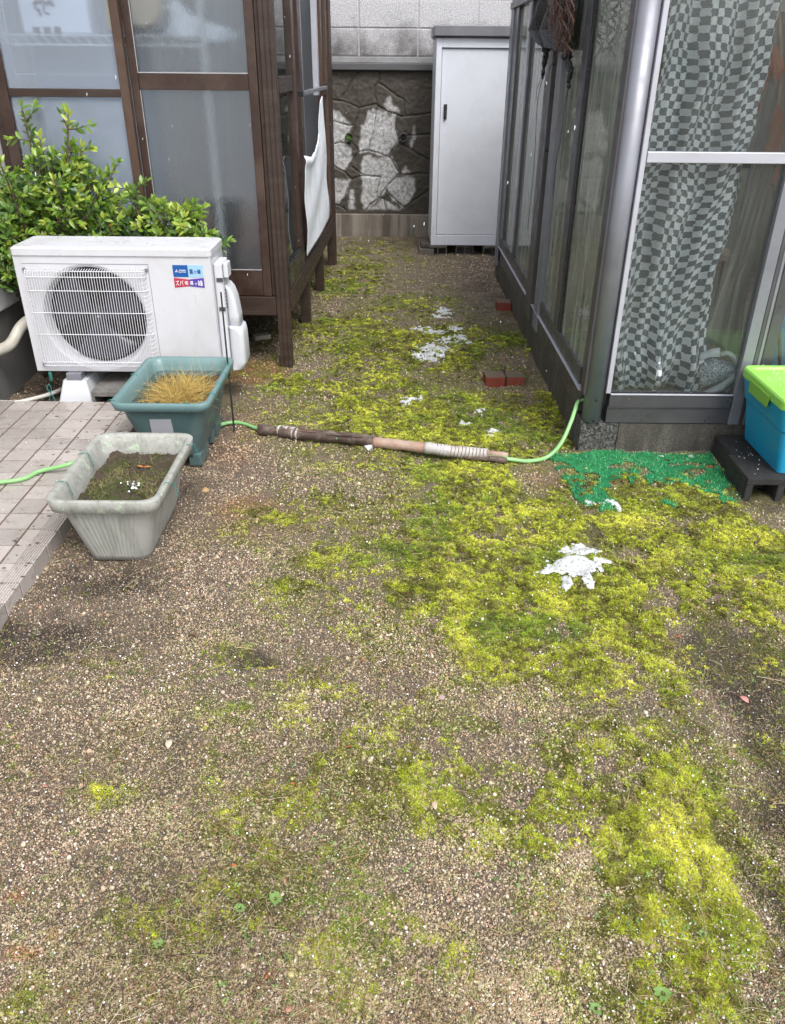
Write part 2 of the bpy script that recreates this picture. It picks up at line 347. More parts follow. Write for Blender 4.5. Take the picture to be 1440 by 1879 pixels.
def height(X, Y, m):
    h = (fbm(X, Y, 4, 3, 4)-.5)*.030+(fbm(X, Y, 16, 3, 5)-.5)*.026-.012*blobs(DARK[:8], X, Y)+m*.012*(.5+fbm(X, Y, 30, 2, 8))
    # hold the ground level where things stand
    edge = np.clip((8.0-Y)/.4, 0, 1); return h*edge-.004
GX0, GX1, GY0, GY1, GS = -2.3, 2.3, .5, 8.3, .0125
gx = np.arange(GX0, GX1+1e-6, GS); gy = np.arange(GY0, GY1+1e-6, GS); NX, NY = len(gx), len(gy)
XX, YY = np.meshgrid(gx, gy); FM, FD, FP, FR, FE = fields(XX, YY); FH = height(XX, YY, FM)
def samp(A, x, y):
    u = np.clip((np.asarray(x)-GX0)/GS, 0, NX-1.001); v = np.clip((np.asarray(y)-GY0)/GS, 0, NY-1.001)
    i = u.astype(int); j = v.astype(int); a = u-i; b = v-j
    return (A[j, i]*(1-a)+A[j, i+1]*a)*(1-b)+(A[j+1, i]*(1-a)+A[j+1, i+1]*a)*b
def gz(x, y): return float(samp(FH, x, y))
def ground():
    m, n, l, b = newmat('soil_and_gravel')
    v = coords(n, l)
    am, ad, ap, ar = (attr(n, k).outputs['Fac'] for k in ('moss', 'dark', 'pale', 'rust'))
    soil = mixc(n, l, noise(n, l, 60, 8, .75, v), (.045, .034, .024), (.28, .22, .16))
    soil = mixc(n, l, ramp(n, l, ad, [(.15, 0.), (.7, .85)]), soil, (.022, .016, .012))
    # pebble cells
    vo = n.new('ShaderNodeTexVoronoi'); vo.inputs['Scale'].default_value = 150; l.new(v, vo.inputs['Vector'])
    sp = n.new('ShaderNodeSeparateColor'); l.new(vo.outputs['Color'], sp.inputs[0])
    peb = ramp(n, l, sp.outputs[0], [(0., (.09, .06, .04)), (.35, (.19, .135, .09)), (.7, (.30, .22, .15)), (1., (.50, .42, .33))])
    mask = ramp(n, l, vo.outputs['Distance'], [(.32, 1.), (.52, 0.)])
    den = n.new('ShaderNodeMath'); den.operation = 'ADD'; l.new(ap, den.inputs[0]); den.inputs[1].default_value = .45
    sub = n.new('ShaderNodeMath'); sub.operation = 'SUBTRACT'; l.new(den.outputs[0], sub.inputs[0])
    hd = n.new('ShaderNodeMath'); hd.operation = 'MULTIPLY'; l.new(ad, hd.inputs[0]); hd.inputs[1].default_value = .4; l.new(hd.outputs[0], sub.inputs[1])
    lt = n.new('ShaderNodeMath'); lt.operation = 'LESS_THAN'; l.new(sp.outputs[1], lt.inputs[0]); l.new(sub.outputs[0], lt.inputs[1])
    mm = n.new('ShaderNodeMath'); mm.operation = 'MULTIPLY'; l.new(mask, mm.inputs[0]); l.new(lt.outputs[0], mm.inputs[1])
    c = mixc(n, l, mm.outputs[0], soil, peb)
    c = mixc(n, l, ramp(n, l, ar, [(.15, 0.), (.8, .65)]), c, (.27, .115, .04))
    mossc = mixc(n, l, noise(n, l, 45, 6, .7, v), (.05, .052, .014), (.22, .24, .035))
    af = attr(n, 'film').outputs['Fac']; c = mixc(n, l, ramp(n, l, af, [(.08, 0.), (.6, .55)]), c, mixc(n, l, noise(n, l, 90, 6, .8, v), (.06, .06, .02), (.26, .26, .07)))
    am2 = n.new('ShaderNodeMath'); am2.operation = 'MULTIPLY'; l.new(am, am2.inputs[0]); l.new(ramp(n, l, noise(n, l, 130, 5, .8, v), [(.35, .25), (.62, 1.5)]), am2.inputs[1])
    c = mixc(n, l, ramp(n, l, am2.outputs[0], [(.12, 0.), (.7, .8)]), c, mossc)
    l.new(c, b.inputs['Base Color']); b.inputs['Roughness'].default_value = .62
    ad2 = n.new('ShaderNodeMath'); ad2.operation = 'ADD'; l.new(noise(n, l, 120, 8, .8, v), ad2.inputs[0]); l.new(mm.outputs[0], ad2.inputs[1])
    bump(n, l, ad2.outputs[0], b, 1.0, .009)
    X, Y = XX, YY; Z = FH
    # skirts out to the horizon
    vs = np.stack([X.ravel(), Y.ravel(), Z.ravel()], 1)
    idx = np.arange(NX*NY).reshape(NY, NX)
    fs = np.stack([idx[:-1, :-1].ravel(), idx[:-1, 1:].ravel(), idx[1:, 1:].ravel(), idx[1:, :-1].ravel()], 1)
    nv = len(vs)
    # outer ring: far corners joined to the border vertices
    far = 120.
    bord = list(idx[0, :])+list(idx[1:, -1])+list(idx[-1, -2::-1])+list(idx[-2:0:-1, 0])
    ctr = np.array([(GX0+GX1)/2, (GY0+GY1)/2]); ring = []
    for k in bord:
        d = vs[k, :2]-ctr; s_ = far/max(abs(d[0]), abs(d[1])); ring.append((ctr[0]+d[0]*s_, ctr[1]+d[1]*s_, 0.))
    vs = np.vstack([vs, np.array(ring)]); nb = len(bord)
    extra = [(bord[(i+1) % nb], bord[i], nv+i, nv+(i+1) % nb) for i in range(nb)]
    fs = np.vstack([fs, np.array(extra)])
    me = bpy.data.meshes.new('ground'); me.vertices.add(len(vs)); me.vertices.foreach_set('co', vs.astype(np.float32).ravel())
    me.loops.add(fs.size); me.loops.foreach_set('vertex_index', fs.astype(np.int32).ravel())
    me.polygons.add(len(fs)); me.polygons.foreach_set('loop_start', np.arange(0, fs.size, 4).astype(np.int32))
    me.update(calc_edges=True)
    me.polygons.foreach_set('use_smooth', [True]*len(me.polygons))
    for nm, A in (('moss', FM), ('dark', FD), ('pale', FP), ('rust', FR), ('film', FE)):
        a = me.attributes.new(nm, 'FLOAT', 'POINT'); a.data.foreach_set('value', np.concatenate([A.ravel(), np.full(nb, .0)]).astype(np.float32))
    me.materials.append(m); o = bpy.data.objects.new('ground', me); C.objects.link(o)
    tag(o, kind='structure')
ground()

# ------------------------------------------------------------------ stuff scattered over the ground
def proto(name, vs, fs, mat, smooth=False):
    me = bpy.data.meshes.new(name); me.from_pydata([tuple(v) for v in vs], [], fs); me.update(); me.materials.append(mat)
    if smooth: me.polygons.foreach_set('use_smooth', [True]*len(me.polygons))
    return bpy.data.objects.new(name, me)
def scatter(name, pts, rot, sc, col, protos, idx):
    pc = bpy.data.collections.new(name+'_kinds')
    for i, p in enumerate(protos): p.name = f'{name}_kind_{i:02d}'; pc.objects.link(p)
    me = bpy.data.meshes.new(name); k = len(pts); me.vertices.add(k); me.vertices.foreach_set('co', np.asarray(pts, np.float32).ravel())
    for nm, A, t in (('rot', rot, 'FLOAT_VECTOR'), ('sc', sc, 'FLOAT_VECTOR'), ('col', col, 'FLOAT_VECTOR')):
        a = me.attributes.new(nm, t, 'POINT'); a.data.foreach_set('vector', np.asarray(A, np.float32).ravel())
    a = me.attributes.new('pick', 'INT', 'POINT'); a.data.foreach_set('value', np.asarray(idx, np.int32))
    o = bpy.data.objects.new(name, me); C.objects.link(o)
    g = bpy.data.node_groups.new(name+'_nodes', 'GeometryNodeTree')
    g.interface.new_socket('Geometry', in_out='INPUT', socket_type='NodeSocketGeometry'); g.interface.new_socket('Geometry', in_out='OUTPUT', socket_type='NodeSocketGeometry')
    N = g.nodes; L = g.links; gi = N.new('NodeGroupInput'); go = N.new('NodeGroupOutput')
    ci = N.new('GeometryNodeCollectionInfo'); ci.inputs[0].default_value = pc; ci.inputs['Separate Children'].default_value = True; ci.inputs['Reset Children'].default_value = True
    ip = N.new('GeometryNodeInstanceOnPoints'); ip.inputs['Pick Instance'].default_value = True
    def na(nm, t):
        x = N.new('GeometryNodeInputNamedAttribute'); x.data_type = t; x.inputs[0].default_value = nm; return x.outputs[0]
    L.new(gi.outputs[0], ip.inputs['Points']); L.new(ci.outputs[0], ip.inputs['Instance'])
    L.new(na('pick', 'INT'), ip.inputs['Instance Index']); L.new(na('sc', 'FLOAT_VECTOR'), ip.inputs['Scale'])
    er = N.new('FunctionNodeEulerToRotation'); L.new(na('rot', 'FLOAT_VECTOR'), er.inputs[0]); L.new(er.outputs[0], ip.inputs['Rotation'])
    L.new(ip.outputs[0], go.inputs[0])
    md = o.modifiers.new('scatter', 'NODES'); md.node_group = g
    return tag(o, kind='stuff')
def ico(sub, jit, flat=.7):
    bm = bmesh.new(); bmesh.ops.create_icosphere(bm, subdivisions=sub, radius=1)
    sx, sy = random.uniform(.75, 1.1), random.uniform(.75, 1.1); off = random.random()*10
    vs = []
    for v in bm.verts:
        k = 1+jit*(random.random()-.5); vs.append((v.co.x*k*sx, v.co.y*k*sy, v.co.z*k*flat))
    fs = [tuple(v.index for v in f.verts) for f in bm.faces]; bm.free(); return vs, fs
def pick_col(n, pal, w=None, jit=.12):
    pal = np.array(pal); i = rng.choice(len(pal), n, p=w); return pal[i]*(1+(rng.random((n, 1))-.5)*2*jit)
# places where nothing is scattered (x0,x1,y0,y1)
KEEP = [(-3, -1.155, .0, 3.53), (-1.0, -.82, 2.25, 2.66), (.80, 3, 3.10, 6.5), (1.37, 3, 2.66, 3.2), (-1.72, -.78, 3.60, 3.9), (.31, 3, 7.2, 9), (-3, 3, 8.0, 9), (-3, -1.9, 0, 9)]
def free(x, y):
    k = np.ones(len(x), bool)
    for a, b, c, d in KEEP: k &= ~((x > a) & (x < b) & (y > c) & (y < d))
    return k
def cloud(n, y0, y1, dens, power=1.6):
    # more points near the lens; density falls with distance; only where the ground can be seen
    u = rng.random(n*4); y = (y0**(1-power)+u*(y1**(1-power)-y0**(1-power)))**(1/(1-power))
    xw = .62*np.sqrt(y*y+2.1)*1.0+.05; x = (rng.random(n*4)*2-1)*xw
    k = free(x, y) & (rng.random(n*4) < dens(x, y)); x = x[k][:n]; y = y[k][:n]; return x, y
# gravel
def do_gravel():
    pro = []
    for i in range(6):
        v, f = ico(2 if i < 3 else 1, .35, random.uniform(.55, .8)); pro.append(proto('p', v, f, M['i_pebble'], i < 3))
    def dens(x, y):
        m = samp(FM, x, y); d = samp(FD, x, y); p = samp(FP, x, y); return np.clip(.42+.95*p-.20*d, .1, 1)*(1-.90*np.clip(m*1.15, 0, 1))
    x, y = cloud(280000, .7, 8.0, dens, 1.5); n = len(x)
    r = .0010+.0024*rng.random(n)**2.2+.0028*(rng.random(n) < .04)*rng.random(n)+.0035*(rng.random(n) < .006)
    r *= (1+.22*(y-.8).clip(0, 6))*.9
    z = samp(FH, x, y)+r*.35
    col = pick_col(n, [(.50, .40, .30), (.36, .27, .185), (.23, .165, .11), (.58, .50, .41), (.33, .20, .13), (.10, .075, .06), (.46, .32, .23), (.34, .33, .18)], [.17, .2, .17, .10, .10, .09, .11, .06], .2)
    pf = np.clip(samp(FP, x, y)*1.2+.12, 0, 1)[:, None]; dusty = np.array([.27, .21, .15])*(.55+.9*rng.random((n, 1))); k_ = np.where(rng.random((n, 1)) < .48+.6*pf, 1.08, .3); col = col*k_+dusty*(1-k_)
    fe = (np.clip(samp(FE, x, y)*1.9, 0, .8)[:, None])*(rng.random((n, 1)) < .6); col = col*(1-fe)+np.array([.30, .30, .10])*(.5+rng.random((n, 1)))*fe
    ru = samp(FR, x, y)[:, None]; col = col*(1-.6*ru)+np.array([.42, .20, .08])*.6*ru
    col = col*(1-.58*np.clip(samp(FD, x, y)*1.15, 0, 1))[:, None]
    o = scatter('gravel', np.stack([x, y, z], 1), rng.random((n, 3))*6.28, np.stack([r, r, r], 1), col, pro, rng.integers(0, 6, n))
    tag(o, 'fine tan and grey gravel strewn over the bare soil of the yard', 'gravel')
do_gravel()
def tuft(nb, spread, h, w, lean=.9, seg=1):
    vs = []; fs = []
    for i in range(nb):
        a = random.random()*6.283; r = spread*math.sqrt(random.random())*.5; bx, by = r*math.cos(a), r*math.sin(a)
        a2 = random.random()*6.283; ln = random.random()*lean; hh = h*random.uniform(.5, 1)
        dx, dy = math.cos(a2), math.sin(a2); o = len(vs); px_, py_ = -dy, dx
        ks = seg+1
        for k in range(ks):
            t = k/seg if seg else 0; q = t*t*ln*hh; ww = w*(1-.55*t)*.5
            cx_, cy_, cz_ = bx+dx*(q+t*ln*hh*.4), by+dy*(q+t*ln*hh*.4), hh*t*(1-.45*ln*t)
            if k < ks-1 or seg == 1 and k == 0: vs += [(cx_+px_*ww, cy_+py_*ww, cz_), (cx_-px_*ww, cy_-py_*ww, cz_)]
            else: vs.append((cx_, cy_, cz_))
        m_ = ks-1
        for k in range(m_-1): fs.append((o+2*k, o+2*k+1, o+2*k+3, o+2*k+2))
        fs.append((o+2*(m_-1), o+2*(m_-1)+1, o+2*m_))
    return vs, fs
def do_moss():
    pro = [proto('p', *tuft(16, .013, .0080, .0036, 1.8), M['i_moss']) for _ in range(5)]
    def dens(x, y): return np.clip((samp(FM, x, y)-.04)*1.45, 0, 1)**1.2
    x, y = cloud(210000, .7, 8.0, dens, 1.55); n = len(x)
    s = (.34+.44*rng.random(n))*(1+.32*(y-1).clip(0, 6))
    m = samp(FM, x, y); nn = fbm(x, y, 9, 3, 21)[:, None]; n4 = fbm(x, y, 40, 2, 22)[:, None]; far = (fbm(x, y, 2.3, 2, 33)[:, None]-.3).clip(0, .5)*1.4
    t = np.clip((nn-.5)*2.4+(n4-.5)*2.8+(m[:, None]-.5)*.9+.5+rng.normal(0, .22, (n, 1)), 0, 1)
    c0 = np.array([.11, .115, .022]); c1 = np.array([.38, .44, .035]); c2 = np.array([.60, .60, .075])
    col = c0*(1-t)+c1*t; col = col*np.where(rng.random((n, 1)) < .22, .4, 1.)*(.75+.5*rng.random((n, 1))); u = np.clip((nn-.58)*3+far*.5, 0, .8); col = col*(1-u)+c2*u*(.5+.5*t)+c1*u*.1
    g = np.clip((fbm(x, y, 5, 2, 41)[:, None]-.55)*5, 0, 1); col = col*(1-.5*g)+np.array([.09, .20, .02])*.5*g
    br = (rng.random((n, 1)) < .17)*.75; col = col*(1-br)+np.array([.16, .10, .05])*br
    rot = np.stack([(rng.random(n)-.5)*.8, (rng.random(n)-.5)*.8, rng.random(n)*6.28], 1)
    o = scatter('moss', np.stack([x, y, samp(FH, x, y)-.001], 1), rot, np.stack([s, s, s*(.5+.5*rng.random(n))], 1), col, pro, rng.integers(0, 5, n))
    tag(o, 'bright yellow-green moss spreading in patches over the yard soil', 'moss')
do_moss()
def do_litter():
    # fallen pine needles, dry straw
    pro = []
    for k in range(6):
        L_ = 1.; bend = random.uniform(-.35, .35); vs = []; fs = []; seg = 5; w = .011
        for i in range(seg+1):
            t = i/seg; xx = (t-.5)*L_; yy = bend*(t*t-t)*L_; zz = .04*math.sin(t*3.1)
            vs += [(xx, yy-w, zz), (xx, yy+w, zz), (xx, yy, zz+w*1.2)]
        for i in range(seg):
            a = 3*i
            for j in range(3): fs.append((a+j, a+(j+1) % 3, a+3+(j+1) % 3, a+3+j))
        pro.append(proto('p', vs, fs, M['i_straw']))
    def dens(x, y): return np.clip(.4+(fbm(x, y, 3, 3, 50)-.45)*3, .06, 1)
    x, y = cloud(26000, .7, 7.9, dens, 1.6); n = len(x)
    s = .007+.035*rng.random(n)**3+.06*(rng.random(n) < .006)
    col = pick_col(n, [(.42, .33, .20), (.30, .17, .09), (.18, .09, .05), (.52, .46, .32), (.05, .035, .025), (.26, .27, .08)], [.2, .17, .16, .1, .22, .15], .2)
    z = samp(FH, x, y)+.003+.005*rng.random(n)
    rot = np.stack([(rng.random(n)-.5)*.4, (rng.random(n)-.5)*.35, rng.random(n)*6.28], 1)
    th = .6+.5*rng.random(n)
    o = scatter('dry_litter', np.stack([x, y, z], 1), rot, np.stack([s, .022+s*.45, .03+s*.3], 1)*np.array([1, 1, 1]), col, pro, rng.integers(0, 6, n))
    tag(o, 'dry pine needles and bits of straw lying over the yard', 'plant litter')
    # short grass
    pro = [proto('p', *tuft(9, .012, .03, .0022, 1.3, 3), M['i_straw']) for _ in range(4)]
    def dens2(x, y): return np.clip((fbm(x, y, 2.6, 3, 61)-.46)*4, 0, 1)*.8+np.clip(samp(FM, x, y)-.5, 0, .5)*.3
    x, y = cloud(1500, .7, 7.9, dens2, 1.6); n = len(x); s = .3+.5*rng.random(n)
    col = pick_col(n, [(.13, .16, .04), (.20, .24, .05), (.34, .29, .13), (.09, .10, .035)], [.25, .25, .3, .2], .2)
    o = scatter('short_grass', np.stack([x, y, samp(FH, x, y)], 1), np.stack([np.zeros(n), np.zeros(n), rng.random(n)*6.28], 1), np.stack([s, s, s*.7], 1), col, pro, rng.integers(0, 4, n))
    tag(o, 'sparse short grass blades sprouting between gravel and moss', 'grass')
    # clover-like seedlings
    pro = []
    for k in range(4):
        vs = []; fs = []
        for j in range(random.choice((3, 4, 5))):
            a = j*1.4+random.random()*.5; r0 = .0016; L_ = random.uniform(.004, .0075); w = L_*.42; dx, dy = math.cos(a), math.sin(a); o_ = len(vs); hz = random.uniform(.003, .006)
            for t, ww, dz in ((0, .1, 0), (.35, .9, .0008), (.7, 1, .0008), (1, .3, -.0004)):
                vs += [(dx*(r0+L_*t)-dy*w*ww, dy*(r0+L_*t)+dx*w*ww, hz+dz), (dx*(r0+L_*t)+dy*w*ww, dy*(r0+L_*t)-dx*w*ww, hz+dz)]
            for t in range(3): fs.append((o_+2*t, o_+2*t+1, o_+2*t+3, o_+2*t+2))
        pro.append(proto('p', vs, fs, M['i_leaf']))
    def dens3(x, y): return np.clip((fbm(x, y, 5, 3, 71)-.50)*5, 0, 1)
    x, y = cloud(700, .75, 5, dens3, 1.9); n = len(x); s = .4+.5*rng.random(n)
    col = pick_col(n, [(.15, .25, .06), (.24, .34, .11), (.10, .16, .04)], None, .15)
    o = scatter('seedlings', np.stack([x, y, samp(FH, x, y)+.002], 1), np.stack([(rng.random(n)-.5)*.5, (rng.random(n)-.5)*.5, rng.random(n)*6.28], 1), np.stack([s, s, s], 1), col, pro, rng.integers(0, 4, n))
    tag(o, 'tiny round-leaved green seedlings dotted over the gravel', 'seedlings')
do_litter()
def do_hail():
    pro = [proto('p', *ico(2, .08, .9), M['i_hail'], True) for _ in range(2)]
    def dens(x, y): return .3+.7*np.clip((fbm(x, y, 1.6, 2, 80)-.4)*3+(x > .3)*.4, 0, 1)
    x, y = cloud(2600, .72, 7.9, dens, 1.7); n = len(x); r = (.0011+.0018*rng.random(n)**2)*(1+.12*(y-1).clip(0, 6))
    z = samp(FH, x, y)+r*.8+.002
    P = np.stack([x, y, z], 1); Rr = r
    # grains on tiles, on the lid of the storage box and on the machine
    def extra(k, x0, x1, y0, y1, z):
        return np.stack([x0+(x1-x0)*rng.random(k), y0+(y1-y0)*rng.random(k), np.full(k, z)], 1), .0012+.0014*rng.random(k)
    for e in (extra(60, -1.9, -1.14, 1.9, 3.5, .052), extra(110, 1.43, 1.75, 2.72, 3.06, .4175), extra(14, 1.38, 1.46, 2.69, 3.06, .102)):
        P = np.vstack([P, e[0]]); Rr = np.concatenate([Rr, e[1]])
    n = len(P); col = np.tile([.86, .89, .92], (n, 1))
    o = scatter('hail_grains', P, rng.random((n, 3))*6, np.stack([Rr]*3, 1), col, pro, rng.integers(0, 2, n))
    tag(o, 'small white hail grains sprinkled on the moss and soil', 'hail')
    # falling sleet, in the air
    n = 380; y = 1.2+6.4*rng.random(n); x = (rng.random(n)*2-1)*.45*y; z = .1+1.8*rng.random(n)
    k = ~((x < -.5) & (y > 3.4)) & ~((x > .75) & (y > 3.0)) & (y < 7.1); x, y, z = x[k], y[k], z[k]; n = len(x)
    r = .0004+.0013*rng.random(n)**1.8
    o = scatter('falling_sleet', np.stack([x, y, z], 1), np.stack([np.zeros(n), np.full(n, .12), rng.random(n)], 1), np.stack([r, r, r*3.2], 1), np.tile([.62, .66, .70], (n, 1)), pro, rng.integers(0, 2, n))
    tag(o, 'white sleet pellets falling through the air over the yard', 'sleet')
do_hail()

# ------------------------------------------------------------------ tiled terrace
def terrace():
    m, n, l, b = newmat('terrace_tiles')
    v = coords(n, l); sep = n.new('ShaderNodeSeparateXYZ'); l.new(v, sep.inputs[0])
    c = mixc(n, l, noise(n, l, 5, 7, .7, v), (.29, .255, .235), (.46, .425, .405))
    oi = attr(n, 'tone').outputs['Fac']
    h = n.new('ShaderNodeHueSaturation'); l.new(c, h.inputs['Color']); l.new(ramp(n, l, oi, [(0., .82), (1., 1.15)]), h.inputs['Value'])
    d = ramp(n, l, noise(n, l, 24, 8, .8, v, .6), [(.54, 0.), (.70, .75)])
    c = mixc(n, l, d, h.outputs[0], (.085, .06, .045))
    l.new(c, b.inputs['Base Color']); l.new(ramp(n, l, noise(n, l, 7, 4, .6, v), [(.35, .16), (.65, .5)]), b.inputs['Roughness'])
    bump(n, l, noise(n, l, 80, 5, .6, v), b, .08, .003)
    P = .1075; X1 = -1.15; ZT = .05
    mb = MB(); tones = []
    nx, y0, y1 = 8, .36, 3.52
    rows = [atz(110, 971, ZT).y+k*P for k in range(-22, 14)]
    for ry in rows:
        if ry+P > y1+.05 or ry < y0: continue
        for i in range(nx):
            a, b_ = X1-(i+1)*P+.0038, X1-i*P-.0038
            t = random.random(); k0 = len(mb.v); dz = random.uniform(-.0006, .0006)
            if i == 0:      # edge tile with grooves
                mb.box(a, a+.045, ry+.003, ry+P-.003, ZT-.012, ZT+dz); q = a+.045
                gw = (b_-.004-q)/6
                for g in range(6): mb.box(q+g*gw+.0022, q+(g+1)*gw-.0012, ry+.003, ry+P-.003, ZT-.012, ZT+dz+.0008)
                mb.box(q, b_-.004, ry+.0032, ry+P-.0032, ZT-.013, ZT+dz-.0022)
                mb.box(b_-.004, b_+.003, ry+.003, ry+P-.003, -.03, ZT+dz-.001)      # riser tile
            else: mb.box(a, b_, ry+.003, ry+P-.003, ZT-.012, ZT+dz)
            tones += [t]*(len(mb.v)-k0)
    top = rows[-1]
    root = thing('tiled_terrace', (-1.6, 2.4, 0), 'dirty grey-pink tiled terrace step left of the yard', 'terrace')
    root['kind'] = 'structure'
    o = mb.build('tiles', m, root, bevel=.0008, seg=1)
    a = o.data.attributes.new('tone', 'FLOAT', 'POINT'); a.data.foreach_set('value', tones)
    g = worn('grout', (.15, .10, .065), .8, .3, (.05, .04, .03), 9, .6)
    box(-2.3, X1-.003, y0, y1, -.05, ZT-.004).build('grout_bed', g, root)
    # crumbs of soil on the tiles
    mbc = MB()
    for k in range(420):
        x = -1.15-.75*random.random(); y = 1.9+1.6*random.random()
        if fbm(np.array([x]), np.array([y]), 4, 3, 90)[0] < .47: continue
        s = .0018+.0035*random.random(); v_, f_ = ico(1, .5, .5); mbc.add([(x+q[0]*s*random.choice((1, 2.2)), y+q[1]*s, ZT+.001+q[2]*s*.6) for q in v_], f_)
    tag(mbc.build('soil_crumbs', M['bark']), 'dark soil crumbs scattered over the terrace tiles', 'soil crumbs', kind='stuff')
terrace()

# ------------------------------------------------------------------ house corner at the left
def house():
    x = -1.92; r = thing('house_wall', (x, 3, 0), 'white-sided house wall on grey mortar footing behind the outdoor unit', 'house')
    box(x-.25, x, .2, 8.0, -.05, .385).build('footing', M['foundation'], r)
    mb = MB()
    y = .2
    while y < 7.9:
        for k in range(5): mb.box(x-.2, x+.022, y+.004, min(y+.88, 7.98), .40+k*.45+.003, .40+(k+1)*.45-.003)
        y += .885
    mb.build('siding', M['siding'], r, bevel=.003)
    box(x-.24, x+.004, .2, 7.99, .39, 2.68).build('wall_core', M['siding'], r)
    box(x-.3, x+.10, .2, 8.0, 2.68, 2.78).build('eave', M['brown_light'], r)
house()

# ------------------------------------------------------------------ boundary wall: blocks over masonry
def boundary():
    yw = 8.07; r = thing('boundary_wall', (0, yw, 0), 'grey block wall on wet random-stone masonry at the end of the yard', 'wall')
    LN = [[(430, 150), (340, 280), (240, 460)], [(100, 470), (250, 490), (400, 540), (545, 515)], [(600, 150), (580, 290), (540, 350), (540, 450), (560, 520), (650, 580), (810, 628), (950, 605), (1120, 590)],
      [(575, 315), (805, 465), (822, 625)], [(400, 540), (390, 620), (350, 715), (330, 850), (385, 960), (480, 945), (530, 800), (575, 540)], [(100, 650), (350, 715)], [(130, 900), (230, 870), (310, 885)],
      [(120, 1070), (270, 1155), (330, 1215), (430, 1185), (600, 1190)], [(270, 1155), (340, 1030), (385, 960)], [(325, 1100), (430, 1170)], [(330, 1215), (280, 1340), (220, 1455), (280, 1500)],
      [(745, 630), (745, 760), (765, 830), (690, 960), (680, 1000), (600, 975), (530, 965), (480, 945)], [(680, 1000), (780, 1150), (650, 1290), (600, 1370), (500, 1450), (470, 1500)], [(780, 1165), (1120, 1170)],
      [(765, 870), (1120, 1070)], [(765, 840), (860, 805), (1120, 785)], [(1120, 1270), (900, 1430), (820, 1480), (650, 1320)], [(620, 1370), (660, 1500)], [(120, 1430), (220, 1455)], [(600, 1190), (570, 1370), (620, 1390)]]
    PG = [[(100, 550), (200, 590), (320, 700), (290, 880), (345, 930), (300, 1110), (270, 1150), (100, 1080)], [(490, 560), (740, 620), (745, 760), (760, 840), (700, 940), (680, 990), (400, 950), (385, 900), (440, 700)],
      [(640, 500), (680, 450), (790, 600), (640, 570)], [(430, 1000), (700, 1010), (770, 1140), (600, 1370), (500, 1480), (430, 1480), (420, 1180)], [(700, 1200), (910, 1200), (920, 1320), (860, 1440), (800, 1480), (660, 1330)],
      [(100, 1180), (320, 1230), (230, 1430), (100, 1440)], [(310, 1300), (355, 1300), (360, 1490), (300, 1490)], [(905, 690), (920, 780), (900, 920), (865, 890), (890, 800)], [(620, 1390), (800, 1500), (480, 1500)], [(830, 1090), (880, 1160), (790, 1160)]]
    cv = lambda p: (lambda q: (q.x, q.z))(aty(580+p[0]/5.079, 90+p[1]/5.079, yw))
    LN = [[cv(p) for p in L] for L in LN]; PG = [[cv(p) for p in L] for L in PG]
    st = .0075; xs = np.arange(-3.0, 3.2, st); zs = np.arange(.19, 1.411, st); X, Z = np.meshgrid(xs, zs)
    wX = X+(fbm(X, Z, 9, 3, 12)-.5)*.03; wZ = Z+(fbm(X, Z, 9, 3, 13)-.5)*.03
    D = np.full(X.shape, 9.)
    for L in LN:
        for (ax, az), (bx, bz) in zip(L[:-1], L[1:]):
            dx, dz = bx-ax, bz-az; t = np.clip(((wX-ax)*dx+(wZ-az)*dz)/(dx*dx+dz*dz), 0, 1); D = np.minimum(D, np.hypot(wX-ax-t*dx, wZ-az-t*dz))
    # elsewhere: cells of random stones
    pr = np.random.default_rng(5); cp = np.stack([pr.random(150)*6.4-3.1, pr.random(150)*1.4+.1], 1)
    dd = np.sort(np.stack([np.hypot((wX-a), (wZ-b)) for a, b in cp]), axis=0); V = (dd[1]-dd[0])*.5
    out = (X < -.63) | (X > .40); D = np.where(out, V, D)
    groove = np.clip(1.15-D/(.0055+.008*(fbm(X, Z, 14, 2, 77)-.35)), 0, 1); bulge = np.clip(D/.02, 0, 1)**.5
    dep = .002*bulge-.012*groove+(fbm(X, Z, 8, 3, 78)-.5)*.012+(fbm(X, Z, 40, 4, 15)-.5)*.010
    dry = np.zeros(X.shape); jx = X+(fbm(X, Z, 22, 4, 17)-.5)*.06; jz = Z+(fbm(X, Z, 22, 4, 18)-.5)*.06
    for P in PG:
        ins = np.zeros(X.shape, bool); k = len(P)
        for i in range(k):
            (ax, az), (bx, bz) = P[i], P[(i+1) % k]
            cnd = ((az > jz) != (bz > jz)) & (jx < (bx-ax)*(jz-az)/(bz-az+1e-12)+ax); ins ^= cnd
        dry = np.maximum(dry, ins*1.)
    dry = np.where(out, np.clip((fbm(X, Z, 3, 4, 19)-.47)*9, 0, 1), dry)
    for _ in range(2): dry = (dry+np.roll(dry, 1, 0)+np.roll(dry, -1, 0)+np.roll(dry, 1, 1)+np.roll(dry, -1, 1))/5
    m, n, l, b = newmat('masonry_stone'); v = coords(n, l)
    a = attr(n, 'dry').outputs['Fac']; g = attr(n, 'groove').outputs['Fac']
    wet = mixc(n, l, noise(n, l, 6, 8, .75, v), (.020, .018, .015), (.105, .088, .068)); dr = mixc(n, l, ramp(n, l, noise(n, l, 34, 9, .85, v), [(.36, 0.), (.62, 1.)]), (.15, .145, .135), (.68, .68, .69))
    c = mixc(n, l, a, wet, dr); c = mixc(n, l, ramp(n, l, g, [(.3, 0.), (.9, .75)]), c, (.05, .045, .04))
    l.new(c, b.inputs['Base Color']); l.new(ramp(n, l, a, [(0., .6), (1., .9)]), b.inputs['Roughness']); bump(n, l, noise(n, l, 70, 8, .8, v), b, .5, .008)
    mb = MB(); NXX = X.shape[1]; NZZ = X.shape[0]
